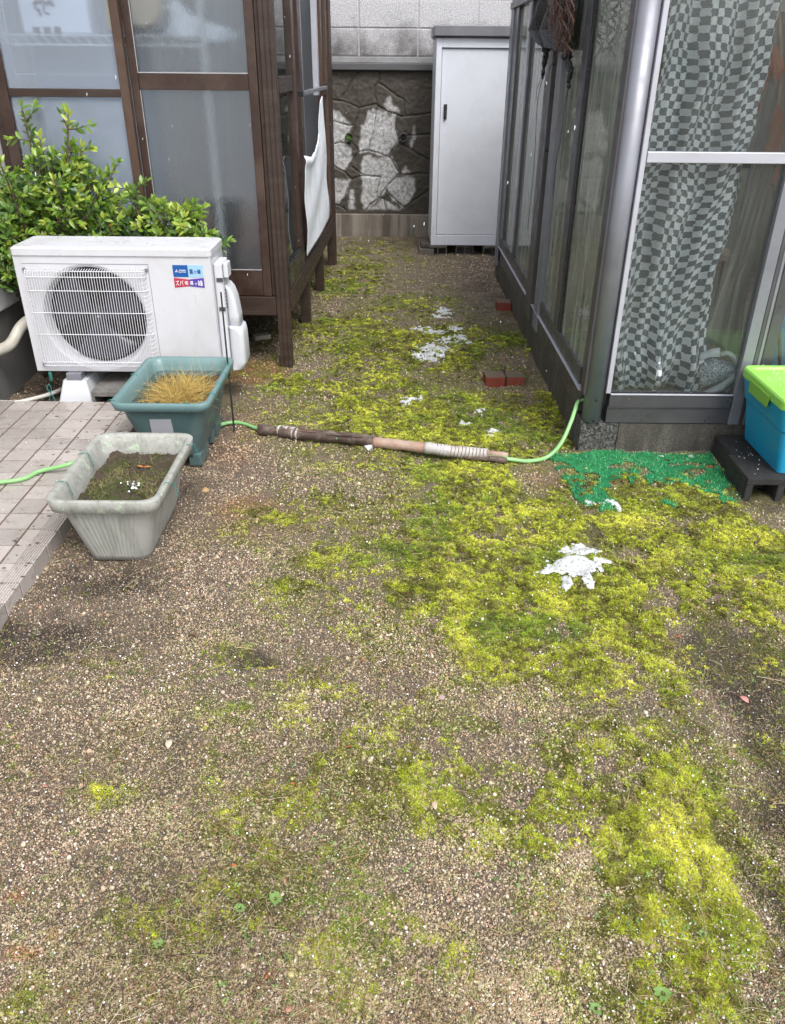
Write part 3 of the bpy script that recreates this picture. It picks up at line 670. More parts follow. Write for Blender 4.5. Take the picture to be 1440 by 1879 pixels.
    vs = np.stack([X.ravel(), (yw-dep).ravel(), Z.ravel()], 1); idx = np.arange(NXX*NZZ).reshape(NZZ, NXX)
    fs = np.stack([idx[:-1, :-1].ravel(), idx[:-1, 1:].ravel(), idx[1:, 1:].ravel(), idx[1:, :-1].ravel()], 1)
    mb.v = [tuple(q) for q in vs]; mb.f = [tuple(q) for q in fs.tolist()]; mb.mi = [0]*len(mb.f)
    o = mb.build('masonry', m, r, smooth=True)
    for nm, A in (('dry', dry), ('groove', groove)):
        q = o.data.attributes.new(nm, 'FLOAT', 'POINT'); q.data.foreach_set('value', A.astype(np.float32).ravel())
    box(-3.0, 3.2, yw+.03, yw+.4, -.1, 2.9).build('wall_core', M['concrete'], r)
    # concrete foot with streaks
    m, n, l, b = newmat('streaked_concrete'); v = coords(n, l); vz = coords(n, l, (1, 1, .08))
    c = mixc(n, l, noise(n, l, 8, 6, .7, v), (.21, .18, .15), (.33, .29, .245)); c = mixc(n, l, ramp(n, l, noise(n, l, 6, 6, .7, vz), [(.44, 0.), (.60, .85)]), c, (.07, .058, .045))
    l.new(c, b.inputs['Base Color']); b.inputs['Roughness'].default_value = .75; bump(n, l, noise(n, l, 50, 6, .7, v), b, .3, .006)
    box(-3.0, 3.2, yw-.035, yw+.03, -.1, .20).build('foot', m, r, bevel=.006)
    # ledge
    led = worn('ledge_concrete', (.10, .10, .105), .6, .2, (.07, .065, .06), 5, .7, stretch=(1, 1, 3), bst=.3)
    box(-3.0, 3.2, yw-.05, yw+.05, 1.41, 1.468).build('ledge', led, r, bevel=.008)
    box(-3.0, 3.2, yw-.028, yw+.05, 1.4685, 1.515).build('ledge_highlight', worn('pale_ledge', (.30, .30, .31), .6, .15, (.12, .11, .1), 6, .6), r, bevel=.004)  # highlight along the ledge, painted as a paler band
    # blocks
    m, n, l, b = newmat('split_face_block'); v = coords(n, l); sep = n.new('ShaderNodeSeparateXYZ'); l.new(v, sep.inputs[0])
    spk = noise(n, l, 120, 5, .85, v); c = mixc(n, l, ramp(n, l, spk, [(.38, 0.), (.58, 1.)]), (.22, .215, .22), (.76, .76, .79))
    big = noise(n, l, 3, 6, .7, v)
    zz = n.new('ShaderNodeMapRange'); l.new(sep.outputs[2], zz.inputs[0]); zz.inputs[1].default_value = 1.5; zz.inputs[2].default_value = 1.95; zz.inputs[3].default_value = .30; zz.inputs[4].default_value = -.10
    sm = n.new('ShaderNodeMath'); sm.operation = 'ADD'; l.new(big, sm.inputs[0]); l.new(zz.outputs[0], sm.inputs[1])
    c = mixc(n, l, ramp(n, l, sm.outputs[0], [(.52, 0.), (.85, .85)]), c, (.075, .07, .065))
    l.new(c, b.inputs['Base Color']); b.inputs['Roughness'].default_value = .8; bump(n, l, spk, b, .8, .01)
    mb = MB(); X0 = aty(659, 80, yw).x; PX = aty(767, 80, yw).x-X0
    for k in range(-6, 7):
        for j in range(6):
            za = 1.52+j*.212; mb.box(X0+k*PX+.006, X0+(k+1)*PX-.006, yw-.012, yw+.04, za+.005, za+.207)
    mb.build('blocks', m, r, bevel=.005)
    box(-3.0, 3.2, yw-.004, yw+.035, 1.518, 2.82).build('mortar', worn('mortar', (.50, .50, .52), .8, .15, (.16, .15, .14), 7, .6, bst=.3), r)
    # weep pipes
    for px, py, gr in ((640, 252, 1), (740, 252, 0)):
        p = aty(px, py, yw-.03); mb = MB(); ro, ri = .036, .031; n_ = 24; rings = []
        for rr, yy in ((ri, .10), (ri, -.012), (ro, -.012), (ro, .06)):
            rings.append([(p.x+rr*math.cos(2*math.pi*k/n_), yw-.02+yy, p.z+rr*math.sin(2*math.pi*k/n_)) for k in range(n_)])
        mb.loft(rings, cap0=False, cap1=False); w = mb.build('weep_pipe', worn('grey_pvc', (.13, .13, .13) if not gr else (.04, .04, .035), .5, .2, (.05, .05, .04), 9, .5), r, smooth=True)
        MB().add([(p.x+ri*math.cos(2*math.pi*k/n_), yw-.022, p.z+ri*math.sin(2*math.pi*k/n_)) for k in range(n_)], [tuple(range(n_))]).build('pipe_shade_disc', worn('hollow', (.006, .006, .006), .9, .1), w)  # near-black disc: the darkness of the pipe mouth put into colour
        if gr:
            mb = MB()
            for k in range(60):
                a = random.random()*6.28; q = ri*.95*math.sqrt(random.random()); c_ = Vector((p.x+q*math.cos(a), yw-.035, p.z-.004+q*math.sin(a))); s = random.uniform(.006, .011); th = random.random()*6.28
                d = Vector((math.cos(th), -.6, math.sin(th))).normalized()*s; e = Vector((-math.sin(th), 0, math.cos(th)))*s*.35
                mb.add([c_-d*.2, c_+d*.4+e, c_+d, c_+d*.4-e], [(0, 1, 2, 3)])
            tag(mb.build('weed', worn('weed_green', (.10, .22, .03), .6, .5)), 'small green weed growing out of the left drain hole', 'weed')
boundary()

# ------------------------------------------------------------------ steel shed
def shed():
    y = 7.215; x0, x1 = .315, 1.22; yb = 7.85; z0, z1 = .075, 1.64
    r = thing('storage_shed', ((x0+x1)/2, y, 0), 'pale grey steel storage shed with dark flat roof at the yard end', 'shed')
    mb = box(x0, x0+.045, y, yb, z0, z1); mb.box(x1-.045, x1, y, yb, z0, z1); mb.box(x0+.045, x1-.045, yb-.02, yb, z0, z1); mb.box(x0+.045, x1-.045, y+.002, y+.04, z1-.065, z1)
    mb.build('cabinet', M['shed_metal'], r, bevel=.003)
    box(x0+.0455, x1-.0455, y+.004, y+.05, z0, z0+.085).build('base_rail', M['shed_metal'], r, bevel=.003)
    d = box(x0+.048, x1-.048, y+.018, y+.035, z0+.09, z1-.07); dd = d.build('door', M['shed_metal'], r, bevel=.004)
    h = aty(817, 205, y); hm = box(h.x-.013, h.x+.013, y+.002, y+.017, h.z-.055, h.z+.055); hb = hm.build('handle', M['black_metal'], dd, bevel=.004)
    box(h.x-.006, h.x+.006, y-.002, y+.0015, h.z-.045, h.z+.02).build('grip', worn('grip_plastic', (.04, .04, .045), .3, .1), hb, bevel=.002)
    mb = box(x0-.02, x1+.03, y-.035, yb+.02, z1+.012, z1+.085); mb.box(x0-.008, x1+.01, y-.01, yb, z1+.001, z1+.012); mb.build('roof', M['shed_roof'], r, bevel=.006)
    for k, xx in enumerate((.36, .60, .84, 1.05)):
        hollow_block(xx-.06, xx+.10, y-.012+.03*(k % 2), y+.15, -.02, .073, 2, 'grey hollow concrete block under the storage shed, ' + ['leftmost', 'second from the left', 'third from the left', 'rightmost, beside the greenhouse'][k], M['concrete'], 'blocks under the shed')
    o = box(.215, .345, y-.02, y+.28, -.01, .045).build('timber_offcut', worn('grey_timber', (.13, .11, .095), .8, .3), bevel=.004)
    tag(o, 'weathered grey timber offcut lying at the left foot of the shed', 'wood')
    o = box(.23, .33, y+.01, y+.24, .05, .085).build('timber_offcut', worn('dark_timber', (.07, .058, .05), .8, .3), bevel=.004)
    tag(o, 'shorter dark timber offcut stacked on the grey one by the shed', 'wood')
def hollow_block(x0, x1, y0, y1, z0, z1, nc, label, mat, group=None):
    t = (z1-z0)*.22; mb = MB(); mb.box(x0, x1, y0, y1, z0, z0+t); mb.box(x0, x1, y0, y1, z1-t, z1)
    w = (x1-x0); s = w*.07
    for k in range(nc+1):
        c = x0+s/2+(w-s)*k/nc; mb.box(c-s/2, c+s/2, y0+.0005, y1-.0005, z0+t*.98, z1-t*.98)
    mb.box(x0+s, x1-s, (y0+y1)/2, (y0+y1)/2+.02, z0+t*.9, z1-t*.9)
    o = mb.build('concrete_block', mat, bevel=.004); tag(o, label, 'concrete block', group); return o
shed()

# ------------------------------------------------------------------ brown sunroom
def sunroom():
    Y = 4.175; T = 2.25
    r = thing('sunroom', (-1.2, 5.5, 0), 'brown aluminium sunroom with frosted glass raised on short legs', 'sunroom')
    B, BL, BD = M['brown_metal'], M['brown_light'], M['brown_dark']
    mb = MB()
    for k in range(3): a = -.622+k*.0235; mb.box(a, a+.0195, Y, Y+.066, -.02, T)
    mb.box(-.618, -.560, Y+.004, Y+.062, -.02, T-.002); mb.build('corner_post', BD, r, bevel=.002)
    def st(name, x0, x1, y0, y1, z0, z1, m): return box(x0, x1, y0, y1, z0, z1).build(name, m, r, bevel=.0025)
    st('sash_stile', -.688, -.645, Y+.012, Y+.05, .386, T, B); st('sash_stile', -.643, -.624, Y+.02, Y+.055, .386, T, BD)
    st('mullion', -1.278, -1.238, Y-.03, Y+.008, .386, T, BL); st('mullion', -1.236, -1.200, Y+.010, Y+.05, .386, T, B)
    st('sash_stile', -1.855, -1.803, Y-.03, Y+.008, .386, T, B); st('sash_stile', -1.895, -1.857, Y-.01, Y+.03, .386, T, BD)
    st('mid_rail', -1.199, -.689, Y+.014, Y+.048, 1.342, 1.410, B); st('mid_rail', -1.802, -1.279, Y-.026, Y+.004, 1.311, 1.344, BD)
    st('bottom_rail', -1.199, -.689, Y+.014, Y+.048, .387, .518, B); st('bottom_rail', -1.802, -1.279, Y-.026, Y+.004, .387, .47, B)
    st('skirt_board', -1.90, -.624, Y+.006, Y+.05, .285, .383, BD)
    st('top_rail', -1.90, -.624, Y-.03, Y+.06, T+.001, T+.08, B)
    def pane(x0, x1, y, z0, z1):
        o = box(x0, x1, y, y+.004, z0, z1).build('glass_pane', M['frost' if x0 < -1.3 else 'frost2'], r); return o
    pane(-1.1985, -.6885, Y+.03, 1.411, T); pane(-1.1985, -.6885, Y+.03, .519, 1.341)
    pane(-1.8015, -1.2795, Y-.012, 1.345, T); pane(-1.8015, -1.2795, Y-.012, .471, 1.310)
    tr = worn('glazing_bead', (.42, .42, .43), .4, .1)
    for (x0, x1, z0, z1, yy) in ((-1.1985, -.689, 1.411, T, Y+.012), (-1.1985, -.689, .519, 1.341, Y+.012), (-1.76, -1.30, 1.40, T, Y-.006)):
        mb = box(x0, x1, yy, yy+.002, z0, z0+.004); mb.box(x0, x0+.003, yy, yy+.002, z0+.0045, z1); mb.build('glazing_bead', tr, r)
    # floor, sides, roof
    box(-1.90, -.60, Y+.068, 6.86, .30, .40).build('floor_frame', M['brown_dark'], r)
    box(-1.89, -.61, Y+.07, 6.85, .403, .42).build('floor', worn('red_brown_floor', (.13, .07, .05), .5, .2, (.06, .05, .05), 4, .5), r)
    box(-1.89, -.56, 6.862, 6.90, .42, T).build('end_panel', worn('cream_panel', (.35, .35, .36), .6, .08), r)
    mb = MB().hexa([(-1.915, Y-.12, T+.30), (-.53, Y-.12, T+.095), (-.53, 6.98, T+.095), (-1.915, 6.98, T+.30), (-1.915, Y-.12, T+.306), (-.53, Y-.12, T+.101), (-.53, 6.98, T+.101), (-1.915, 6.98, T+.306)])
    pm, n, l, b = newmat('roof_sheet'); b.inputs['Base Color'].default_value = (.6, .66, .7, 1); b.inputs['Transmission Weight'].default_value = .85; b.inputs['Roughness'].default_value = .4; b.inputs['IOR'].default_value = 1.1
    mb.build('roof_panel', pm, r)
    mb = MB()
    for k in range(6):
        yy = Y-.1+k*.56; mb.hexa([(-1.915, yy, T+.31), (-.53, yy, T+.095), (-.53, yy+.03, T+.095), (-1.915, yy+.03, T+.31), (-1.915, yy, T+.335), (-.53, yy, T+.12), (-.53, yy+.03, T+.12), (-1.915, yy+.03, T+.335)])
    mb.build('rafters', BL, r)
    # yard-side face; leans a little off square
    def sx(y, o=0.): return -.554+.02*(y-4.2)+o
    def sbox(name, y0, y1, z0, z1, o0, o1, m, par=None, z0b=None, z1b=None):
        z0b = z0 if z0b is None else z0b; z1b = z1 if z1b is None else z1b
        q = [(sx(y0, o0), y0, z0), (sx(y0, o1), y0, z0), (sx(y1, o1), y1, z0b), (sx(y1, o0), y1, z0b), (sx(y0, o0), y0, z1), (sx(y0, o1), y0, z1), (sx(y1, o1), y1, z1b), (sx(y1, o0), y1, z1b)]
        return MB().hexa(q).build(name, m, par or r, bevel=.002)
    sbox('side_beam', 4.245, 6.88, .292, .405, -.05, .008, M['brown_dark'], None, .268, .375)
    sbox('mid_rail', 4.245, 4.72, 1.33, 1.40, -.03, 0, BD)
    sbox('lower_panel', 4.245, 4.86, .41, .53, -.03, .004, M['black_metal'])
    sbox('side_stile', 4.722, 4.80, .531, T, -.03, .006, B); sbox('side_stile', 4.803, 4.87, .531, T, -.035, 0, BD)
    sbox('side_stile', 5.42, 5.56, .41, T, -.10, -.05, M['brown_metal']); sbox('side_stile', 5.60, 5.66, .41, T, -.10, -.06, M['alu_light'])
    sbox('side_stile', 6.02, 6.10, 1.27, T, -.04, -.005, M['alu_light']); sbox('side_stile', 6.22, 6.31, .41, T, -.03, .0, BL)
    sbox('mid_rail', 6.312, 6.70, 1.26, 1.34, -.03, 0, BD); sbox('side_stile', 6.56, 6.62, .41, T, -.025, .003, M['brown_light'])
    sbox('bottom_rail', 6.312, 6.70, .40, .50, -.028, .0, BD)
    sbox('rear_post', 6.72, 6.88, -.02, T, -.05, .012, M['brown_dark'])
    sbox('top_rail', 4.24, 6.9, T+.002, T+.08, -.05, .012, B)
    sbox('glass_pane', 4.246, 4.72, 1.401, T, -.018, -.014, M['glass']); sbox('glass_pane', 4.246, 4.72, .531, 1.329, -.018, -.014, M['glass'])
    sbox('glass_pane', 6.312, 6.715, 1.341, T, -.018, -.014, M['glass']); sbox('glass_pane', 6.312, 6.715, .501, 1.259, -.018, -.014, M['glass'])
    for y in (5.02, 5.88):
        sbox('leg', y, y+.07, -.02, .285, -.06, .0, BD)
    sbox('leg', 4.9, 4.97, -.02, .285, -.75, -.68, BD); sbox('leg', 6.6, 6.67, -.02, .285, -1.1, -1.03, BD)
    hr = sbox('handrail', 4.96, 6.30, 1.302, 1.322, .010, .03, M['alu'])
    sbox('bracket', 4.90, 4.959, 1.295, 1.325, .0, .03, M['black_metal'], hr)
    # things inside
    sh = thing('wire_shelf', (-1.5, 4.6, .42), 'white wire shelf rack blurred behind the frosted panes', 'shelf')
    mb = MB(); wm = worn('white_wire', (.6, .62, .64), .4, .05)
    zt = 1.60; yf = 4.42; xa, xb = -1.95, -.93; zz = aty(300, 75, yf).z
    for z in (zz+.02, zz-.02): mb.tube([(xa, yf, z), (xb, yf, z)], .004, 6)
    k = 0; x = xa
    while x < xb-.03:
        mb.tube([(x, yf, zz+.018), (x+.035, yf, zz-.018)], .0028, 5); x += .05
    for k in range(24): mb.tube([(xa+k*.044, yf, zz+.022), (xa+k*.044, yf+.4, zz+.022)], .002, 4)
    mb.build('shelf', wm, sh)
    for (x, y) in ((xb, yf), (xb, yf+.4)):
        MB().tube([(x, y, .42), (x, y, 2.2)], .013, 10).build('pole', wm, sh)
    # white panel with ink drawing leaning on the shelf
    zb = zz+.025
    p = thing('paper_bag', (-1.68, 4.46, zb), 'white paper sack with black ink print standing on the wire shelf', 'sack')
    box(-1.80, -1.47, 4.45, 4.56, zb, zb+.42).build('sack', worn('white_paper', (.80, .82, .86), .6, .04), p, bevel=.01)
    mb = MB(); ink = worn('ink', (.03, .03, .035), .6, .1)
    P2 = lambda *q: cr([aty(a, b_, 4.447) for a, b_ in q], 4)
    mb.tube(P2((62, 8), (72, 2), (84, 6), (96, 4)), .010, 6); mb.tube(P2((64, 6), (66, 16), (72, 20), (74, 30)), .007, 6); mb.tube(P2((80, 8), (82, 22), (90, 26)), .006, 6)
    mb.tube(P2((94, 4), (98, 12)), .006, 6); mb.build('print', ink, p)
    for k in range(3): c_ = aty(68+k*19, 58, 4.448); box(c_.x-.017, c_.x+.017, 4.447, 4.449, c_.z-.02, c_.z+.02).build('print', ink, p)
    o = box(-1.42, -1.25, 4.5, 4.62, zb, zb+.3).build('grey_carton', worn('grey_carton', (.22, .23, .25), .7, .1), bevel=.006); tag(o, 'grey carton on the wire shelf beside the white sack', 'box')
    o = MB().tube([(-1.38, 4.47, zb+.02), (-1.37, 4.47, zb+.35)], .012, 8).build('yellow_stick', worn('yellow_handle', (.6, .42, .08), .5, .1)); tag(o, 'yellow handle upright behind the frosted glass', 'stick')
    # round thing with ring
    dv = []  # white sheet added to give the pane its bright reflected patch
    for k in range(25):
        t = k/24; px = 245+190*t; top = np.interp(px, [245, 262, 300, 360, 435], [-60, -60, -20, 34, 58]); bot = np.interp(px, [245, 262, 290, 330, 415, 435], [10, 40, 62, 74, 80, 66])
        for j in range(7):
            q = aty(px, top+(bot-top)*j/6, 4.50+.012*math.sin(k*1.1+j*.5)); dv.append(tuple(q))
    o = MB().add(dv, [(k*7+j, (k+1)*7+j, (k+1)*7+j+1, k*7+j+1) for k in range(24) for j in range(6)]).build('highlight_sheet', M['cloth_white'], smooth=True, thick=.004); tag(o, 'white plastic sheet added behind the upper right frosted pane for its white highlights', 'bag')
    o = thing('round_drum', (-1.22, 4.5, zb+.14), 'round cream drum with dark ring behind the top frosted pane', 'drum')
    MB().tube([(-1.22, 4.45, zb+.13), (-1.22, 4.60, zb+.13)], .10, 32).build('drum', worn('cream_drum', (.6, .52, .42), .6, .1), o, smooth=False, bevel=.01)
    pts = [(-1.20+.115*math.cos(a*.2), 4.435, zb+.12+.13*math.sin(a*.2)) for a in range(32)]; MB().tube(pts, .007, 6).build('ring', M['black_metal'], o)
    mb = MB().loft([rrect(-.98, -.90, 4.55, 4.63, .03, .43), rrect(-1.01, -.84, 4.52, 4.69, .05, .80)]); o = mb.build('dark_bucket', M['black_metal'], smooth=False, bevel=.005); tag(o, 'dark bucket inside the sunroom behind the lower frosted pane', 'bucket')
    o = box(-1.86, -1.28, 4.66, 4.70, .43, 2.2).build('pale_backing_board', worn('grey_screen', (.34, .37, .42), .6, .08)); tag(o, 'pale grey board added behind the left frosted panes to keep them light', 'board')  # board added to pale the left panes only; the right ones stay dark
    # net curtain
    def prof(t):    # t along the sheet; top edge height, front to rear
        ks = [(0, 286), (.3, 288), (.55, 272), (.72, 240), (.82, 186), (.88, 176), (.94, 196), (1, 240)]
        for (a, va), (b_, vb) in zip(ks[:-1], ks[1:]):
            if t <= b_: u = (t-a)/(b_-a); u = u*u*(3-2*u); return va*(1-u)+vb*u
        return 262
    nxs, nzs = 60, 50; mb = MB(); vs = []
    for i in range(nxs+1):
        t = i/nxs; px = 556+42*t+ (0)
        top = atside(556+40*t, prof(t), .035); bot = atside(565+39*t, 470-70*t, .035)
        for j in range(nzs+1):
            s = j/nzs; q = top.lerp(bot, s); w = (.003*math.sin(t*30+s*3)+.002*math.sin(t*73+2*s))*(1-s)+(.012*math.exp(-((s-.05)/.05)**2) if t < .7 else 0)+.005*math.sin(s*11+t*5)
            vs.append((q.x+w, q.y, q.z))
    fs = [(i*(nzs+1)+j, (i+1)*(nzs+1)+j, (i+1)*(nzs+1)+j+1, i*(nzs+1)+j+1) for i in range(nxs) for j in range(nzs)]
    mb.add(vs, fs); cm, n, l, b = newmat('white_net_cloth'); v = coords(n, l, (1, 1, .3)); c = mixc(n, l, noise(n, l, 60, 5, .7, v), (.78, .83, .90), (.90, .94, 1.))
    l.new(c, b.inputs['Base Color']); b.inputs['Roughness'].default_value = .8; bump(n, l, noise(n, l, 90, 5, .7, v), b, .5, .01)
    l.new(ramp(n, l, noise(n, l, 25, 4, .6, v), [(.3, .86), (.6, 1.)]), b.inputs['Alpha'])
    o = mb.build('net_cloth', cm, smooth=True, thick=.002); tag(o, 'white net cloth hung over the rail in the sunroom side opening', 'cloth')
sunroom()

# ------------------------------------------------------------------ aluminium greenhouse
def greenhouse():
    X, Y, T, YB, XR = .80, 3.117, 1.79, 6.45, 2.7
    r = thing('greenhouse', (X, Y, 0), 'grey aluminium greenhouse porch with clear glass on a concrete footing', 'greenhouse')
    A, AD, AL = M['alu'], M['alu_dark'], M['alu_light']
    fm = M['concrete']
    agg = rough_concrete('exposed_aggregate', (.018, .017, .016), (.24, .235, .22), (.04, .038, .035), 95, (.46, .56))
    box(X, X+.16, Y+.002, Y+.2, -.05, .132).build('footing_corner', agg, r, bevel=.004)
    box(X+.162, XR, Y+.004, Y+.16, -.05, .131).build('footing', fm, r, bevel=.004)
    mb = MB(); yy = Y+.203
    while yy < YB:
        mb.box(X+.004*random.random(), X+.12, yy, min(yy+.386, YB), -.05, .148); yy += .39
    mb.build('footing', rough_concrete('mossy_concrete', (.06, .055, .042), (.17, .155, .125), (.045, .048, .022)), r, bevel=.006)
    def b(name, x0, x1, y0, y1, z0, z1, m, bv=.0025): return box(x0, x1, y0, y1, z0, z1).build(name, m, r, bevel=bv)
    # front face
    b('bottom_panel', X+.10, 1.418, Y, Y+.05, .134, .206, AD); b('sill', X+.102, 1.416, Y-.008, Y+.045, .2075, .262, AD)
    b('sill_lip', X+.104, 1.414, Y-.012, Y+.0, .263, .267, AL, .001)
    b('mid_rail', X+.107, 1.414, Y-.004, Y+.03, 1.150, 1.187, AL)
    col = MB().loft([rrect(X+.008, X+.083, Y-.012, Y+.075, .034, z, 8) for z in (.137, T)]); cp = col.build('corner_column', A, r, smooth=False, bevel=.0)
    for f in cp.data.polygons: f.use_smooth = abs(f.normal.z) < .5
    b('column_foot', X+.0, X+.095, Y+.01, Y+.09, .1335, .1365, AD)
    for (px, py) in ((1098, 735), (1092, 773)):
        q = aty(px, py, Y-.0125); MB().tube([(X+.046, Y-.020, q.z), (X+.046, Y-.010, q.z)], .006, 12).build('screw', M['black_metal'], cp)
    b('sash_stile', X+.084, X+.103, Y-.008, Y+.03, .268, T, AL)
    b('sash_stile', X-.003, X+.012, Y+.020, Y+.085, .250, T, AD)
    for (x0, x1, m) in ((1.418, 1.462, A), (1.463, 1.478, AD), (1.479, 1.492, A)): b('front_post', x0, x1, Y-.010, Y+.05, .134, T, m)
    b('sash_stile', 1.494, 1.503, Y+.0, Y+.04, .134, T, M['black_metal']); b('sash_stile', 1.504, 1.555, Y+.015, Y+.045, .134, T, AD)
    b('sill', 1.556, XR, Y+.01, Y+.05, .134, .24, AD); b('mid_rail', 1.556, XR, Y+.012, Y+.04, 1.15, 1.187, AL); b('front_post', XR-.06, XR, Y, Y+.06, .14, T, A)
    def pane(x0, x1, z0, z1, y=Y+.012, m='glass'): return box(x0, x1, y, y+.004, z0, z1).build('glass_pane', M[m], r)
    pane(X+.104, 1.417, .268, 1.149); pane(X+.104, 1.417, 1.188, T); pane(1.556, XR-.061, .241, 1.149, Y+.025); pane(1.556, XR-.061, 1.188, T, Y+.025)
    b('top_rail', X-.006, XR, Y-.012, Y+.06, T+.001, T+.07, A)
    # yard side face
    def s(name, y0, y1, z0, z1, m, o0=0., o1=.04): return box(X+o0, X+o1, y0, y1, z0, z1).build(name, m, r, bevel=.0025)
    s('side_panel', Y+.088, YB-.155, .1495, .242, AD, .0, .04); s('side_lip', Y+.088, YB-.155, .243, .247, AL, -.008, .03)
    s('sash_rail', 3.275, 4.355, .248, .325, AD, .004, .034); s('sash_rail', 4.79, 6.19, .248, .325, AD, .004, .034)
    s('side_post', 4.60, 4.785, .1495, T, AD, -.012, .05); s('side_post', 4.50, 4.598, .1495, T, M['black_metal'], .01, .04); s('side_post', 4.36, 4.498, .1495, T, A, -.006, .036)  # black middle strip stands in for the dark gap between the posts
    s('sash_stile', 3.832, 3.93, .326, T, AD, -.002, .03); s('sash_stile', 3.14, 3.27, .326, T, AD, .013, .034)
    s('sash_stile', 3.79, 3.83, .326, T, M['black_metal'], .004, .03); s('sash_stile', 5.50, 5.57, .326, T, AD, -.002, .03); s('sash_stile', 5.58, 5.72, .326, T, AL, .006, .03)
    s('sash_stile', 6.10, 6.19, .326, T, AD, -.002, .03)
    s('corner_post', 6.30, YB, .1, T, A, -.01, .06); s('corner_post', 6.20, 6.298, .1495, T, AD, 0, .05)
    s('top_rail', Y+.062, YB, T+.001, T+.04, AD, -.018, .05); s('top_rail', Y+.062, YB, T+.042, T+.075, A, -.006, .05); s('head_rail', 3.275, 6.19, T-.075, T-.001, AD, .036, .05)
    for (y0, y1) in ((3.272, 3.788), (3.932, 4.358), (4.787, 5.498), (5.722, 6.098)):
        box(X+.014, X+.018, y0, y1, .326, T).build('glass_pane', M['glass_green'], r)
    # back, right side, roof
    b('back_post', XR-.05, XR, YB-.05, YB, .1, T, A); b('back_rail', X+.062, XR-.051, YB-.04, YB, .80, .84, AD); b('back_rail', X+.062, XR-.051, YB-.04, YB, .1, .2, AD); b('back_rail', X+.062, XR-.051, YB-.04, YB, T-.05, T, AD)
    box(X+.062, XR-.051, YB-.02, YB-.016, .201, .799).build('glass_pane', M['glass_green'], r); box(X+.062, XR-.051, YB-.02, YB-.016, .841, T-.051).build('glass_pane', M['glass_green'], r)
    mb = MB().hexa([(X-.04, Y-.05, T+.08), (XR, Y-.05, T+.45), (XR, YB+.05, T+.45), (X-.04, YB+.05, T+.08), (X-.04, Y-.05, T+.085), (XR, Y-.05, T+.455), (XR, YB+.05, T+.455), (X-.04, YB+.05, T+.085)])
    mb.build('roof_glass', M['glass_roof'], r)
    mb = MB()
    for k in range(7):
        yy = Y-.04+k*.56; mb.hexa([(X-.03, yy, T+.088), (XR, yy, T+.46), (XR, yy+.03, T+.46), (X-.03, yy+.03, T+.088), (X-.03, yy, T+.118), (XR, yy, T+.49), (XR, yy+.03, T+.49), (X-.03, yy+.03, T+.118)])
    mb.build('rafters', A, r)
    box(X+.125, XR, Y+.165, YB-.001, -.05, .12).build('floor', M['floor_in'], r)
greenhouse()
def backing_wall():  # unseen wall put in to darken what shows through the glass
    r = thing('added_backing_wall', (2.9, 5, 0), 'beige wall added beyond the greenhouse to darken the view through its glass', 'house')
    box(2.72, 3.0, 3.0, 8.0, -.05, 3.2).build('wall', worn('beige_render', (.36, .34, .30), .8, .1, (.2, .18, .15), 2, .4), r)
    box(2.70, 2.719, 3.9, 5.4, .5, 1.9).build('dull_panel', M['alu_dark'], r)
backing_wall()

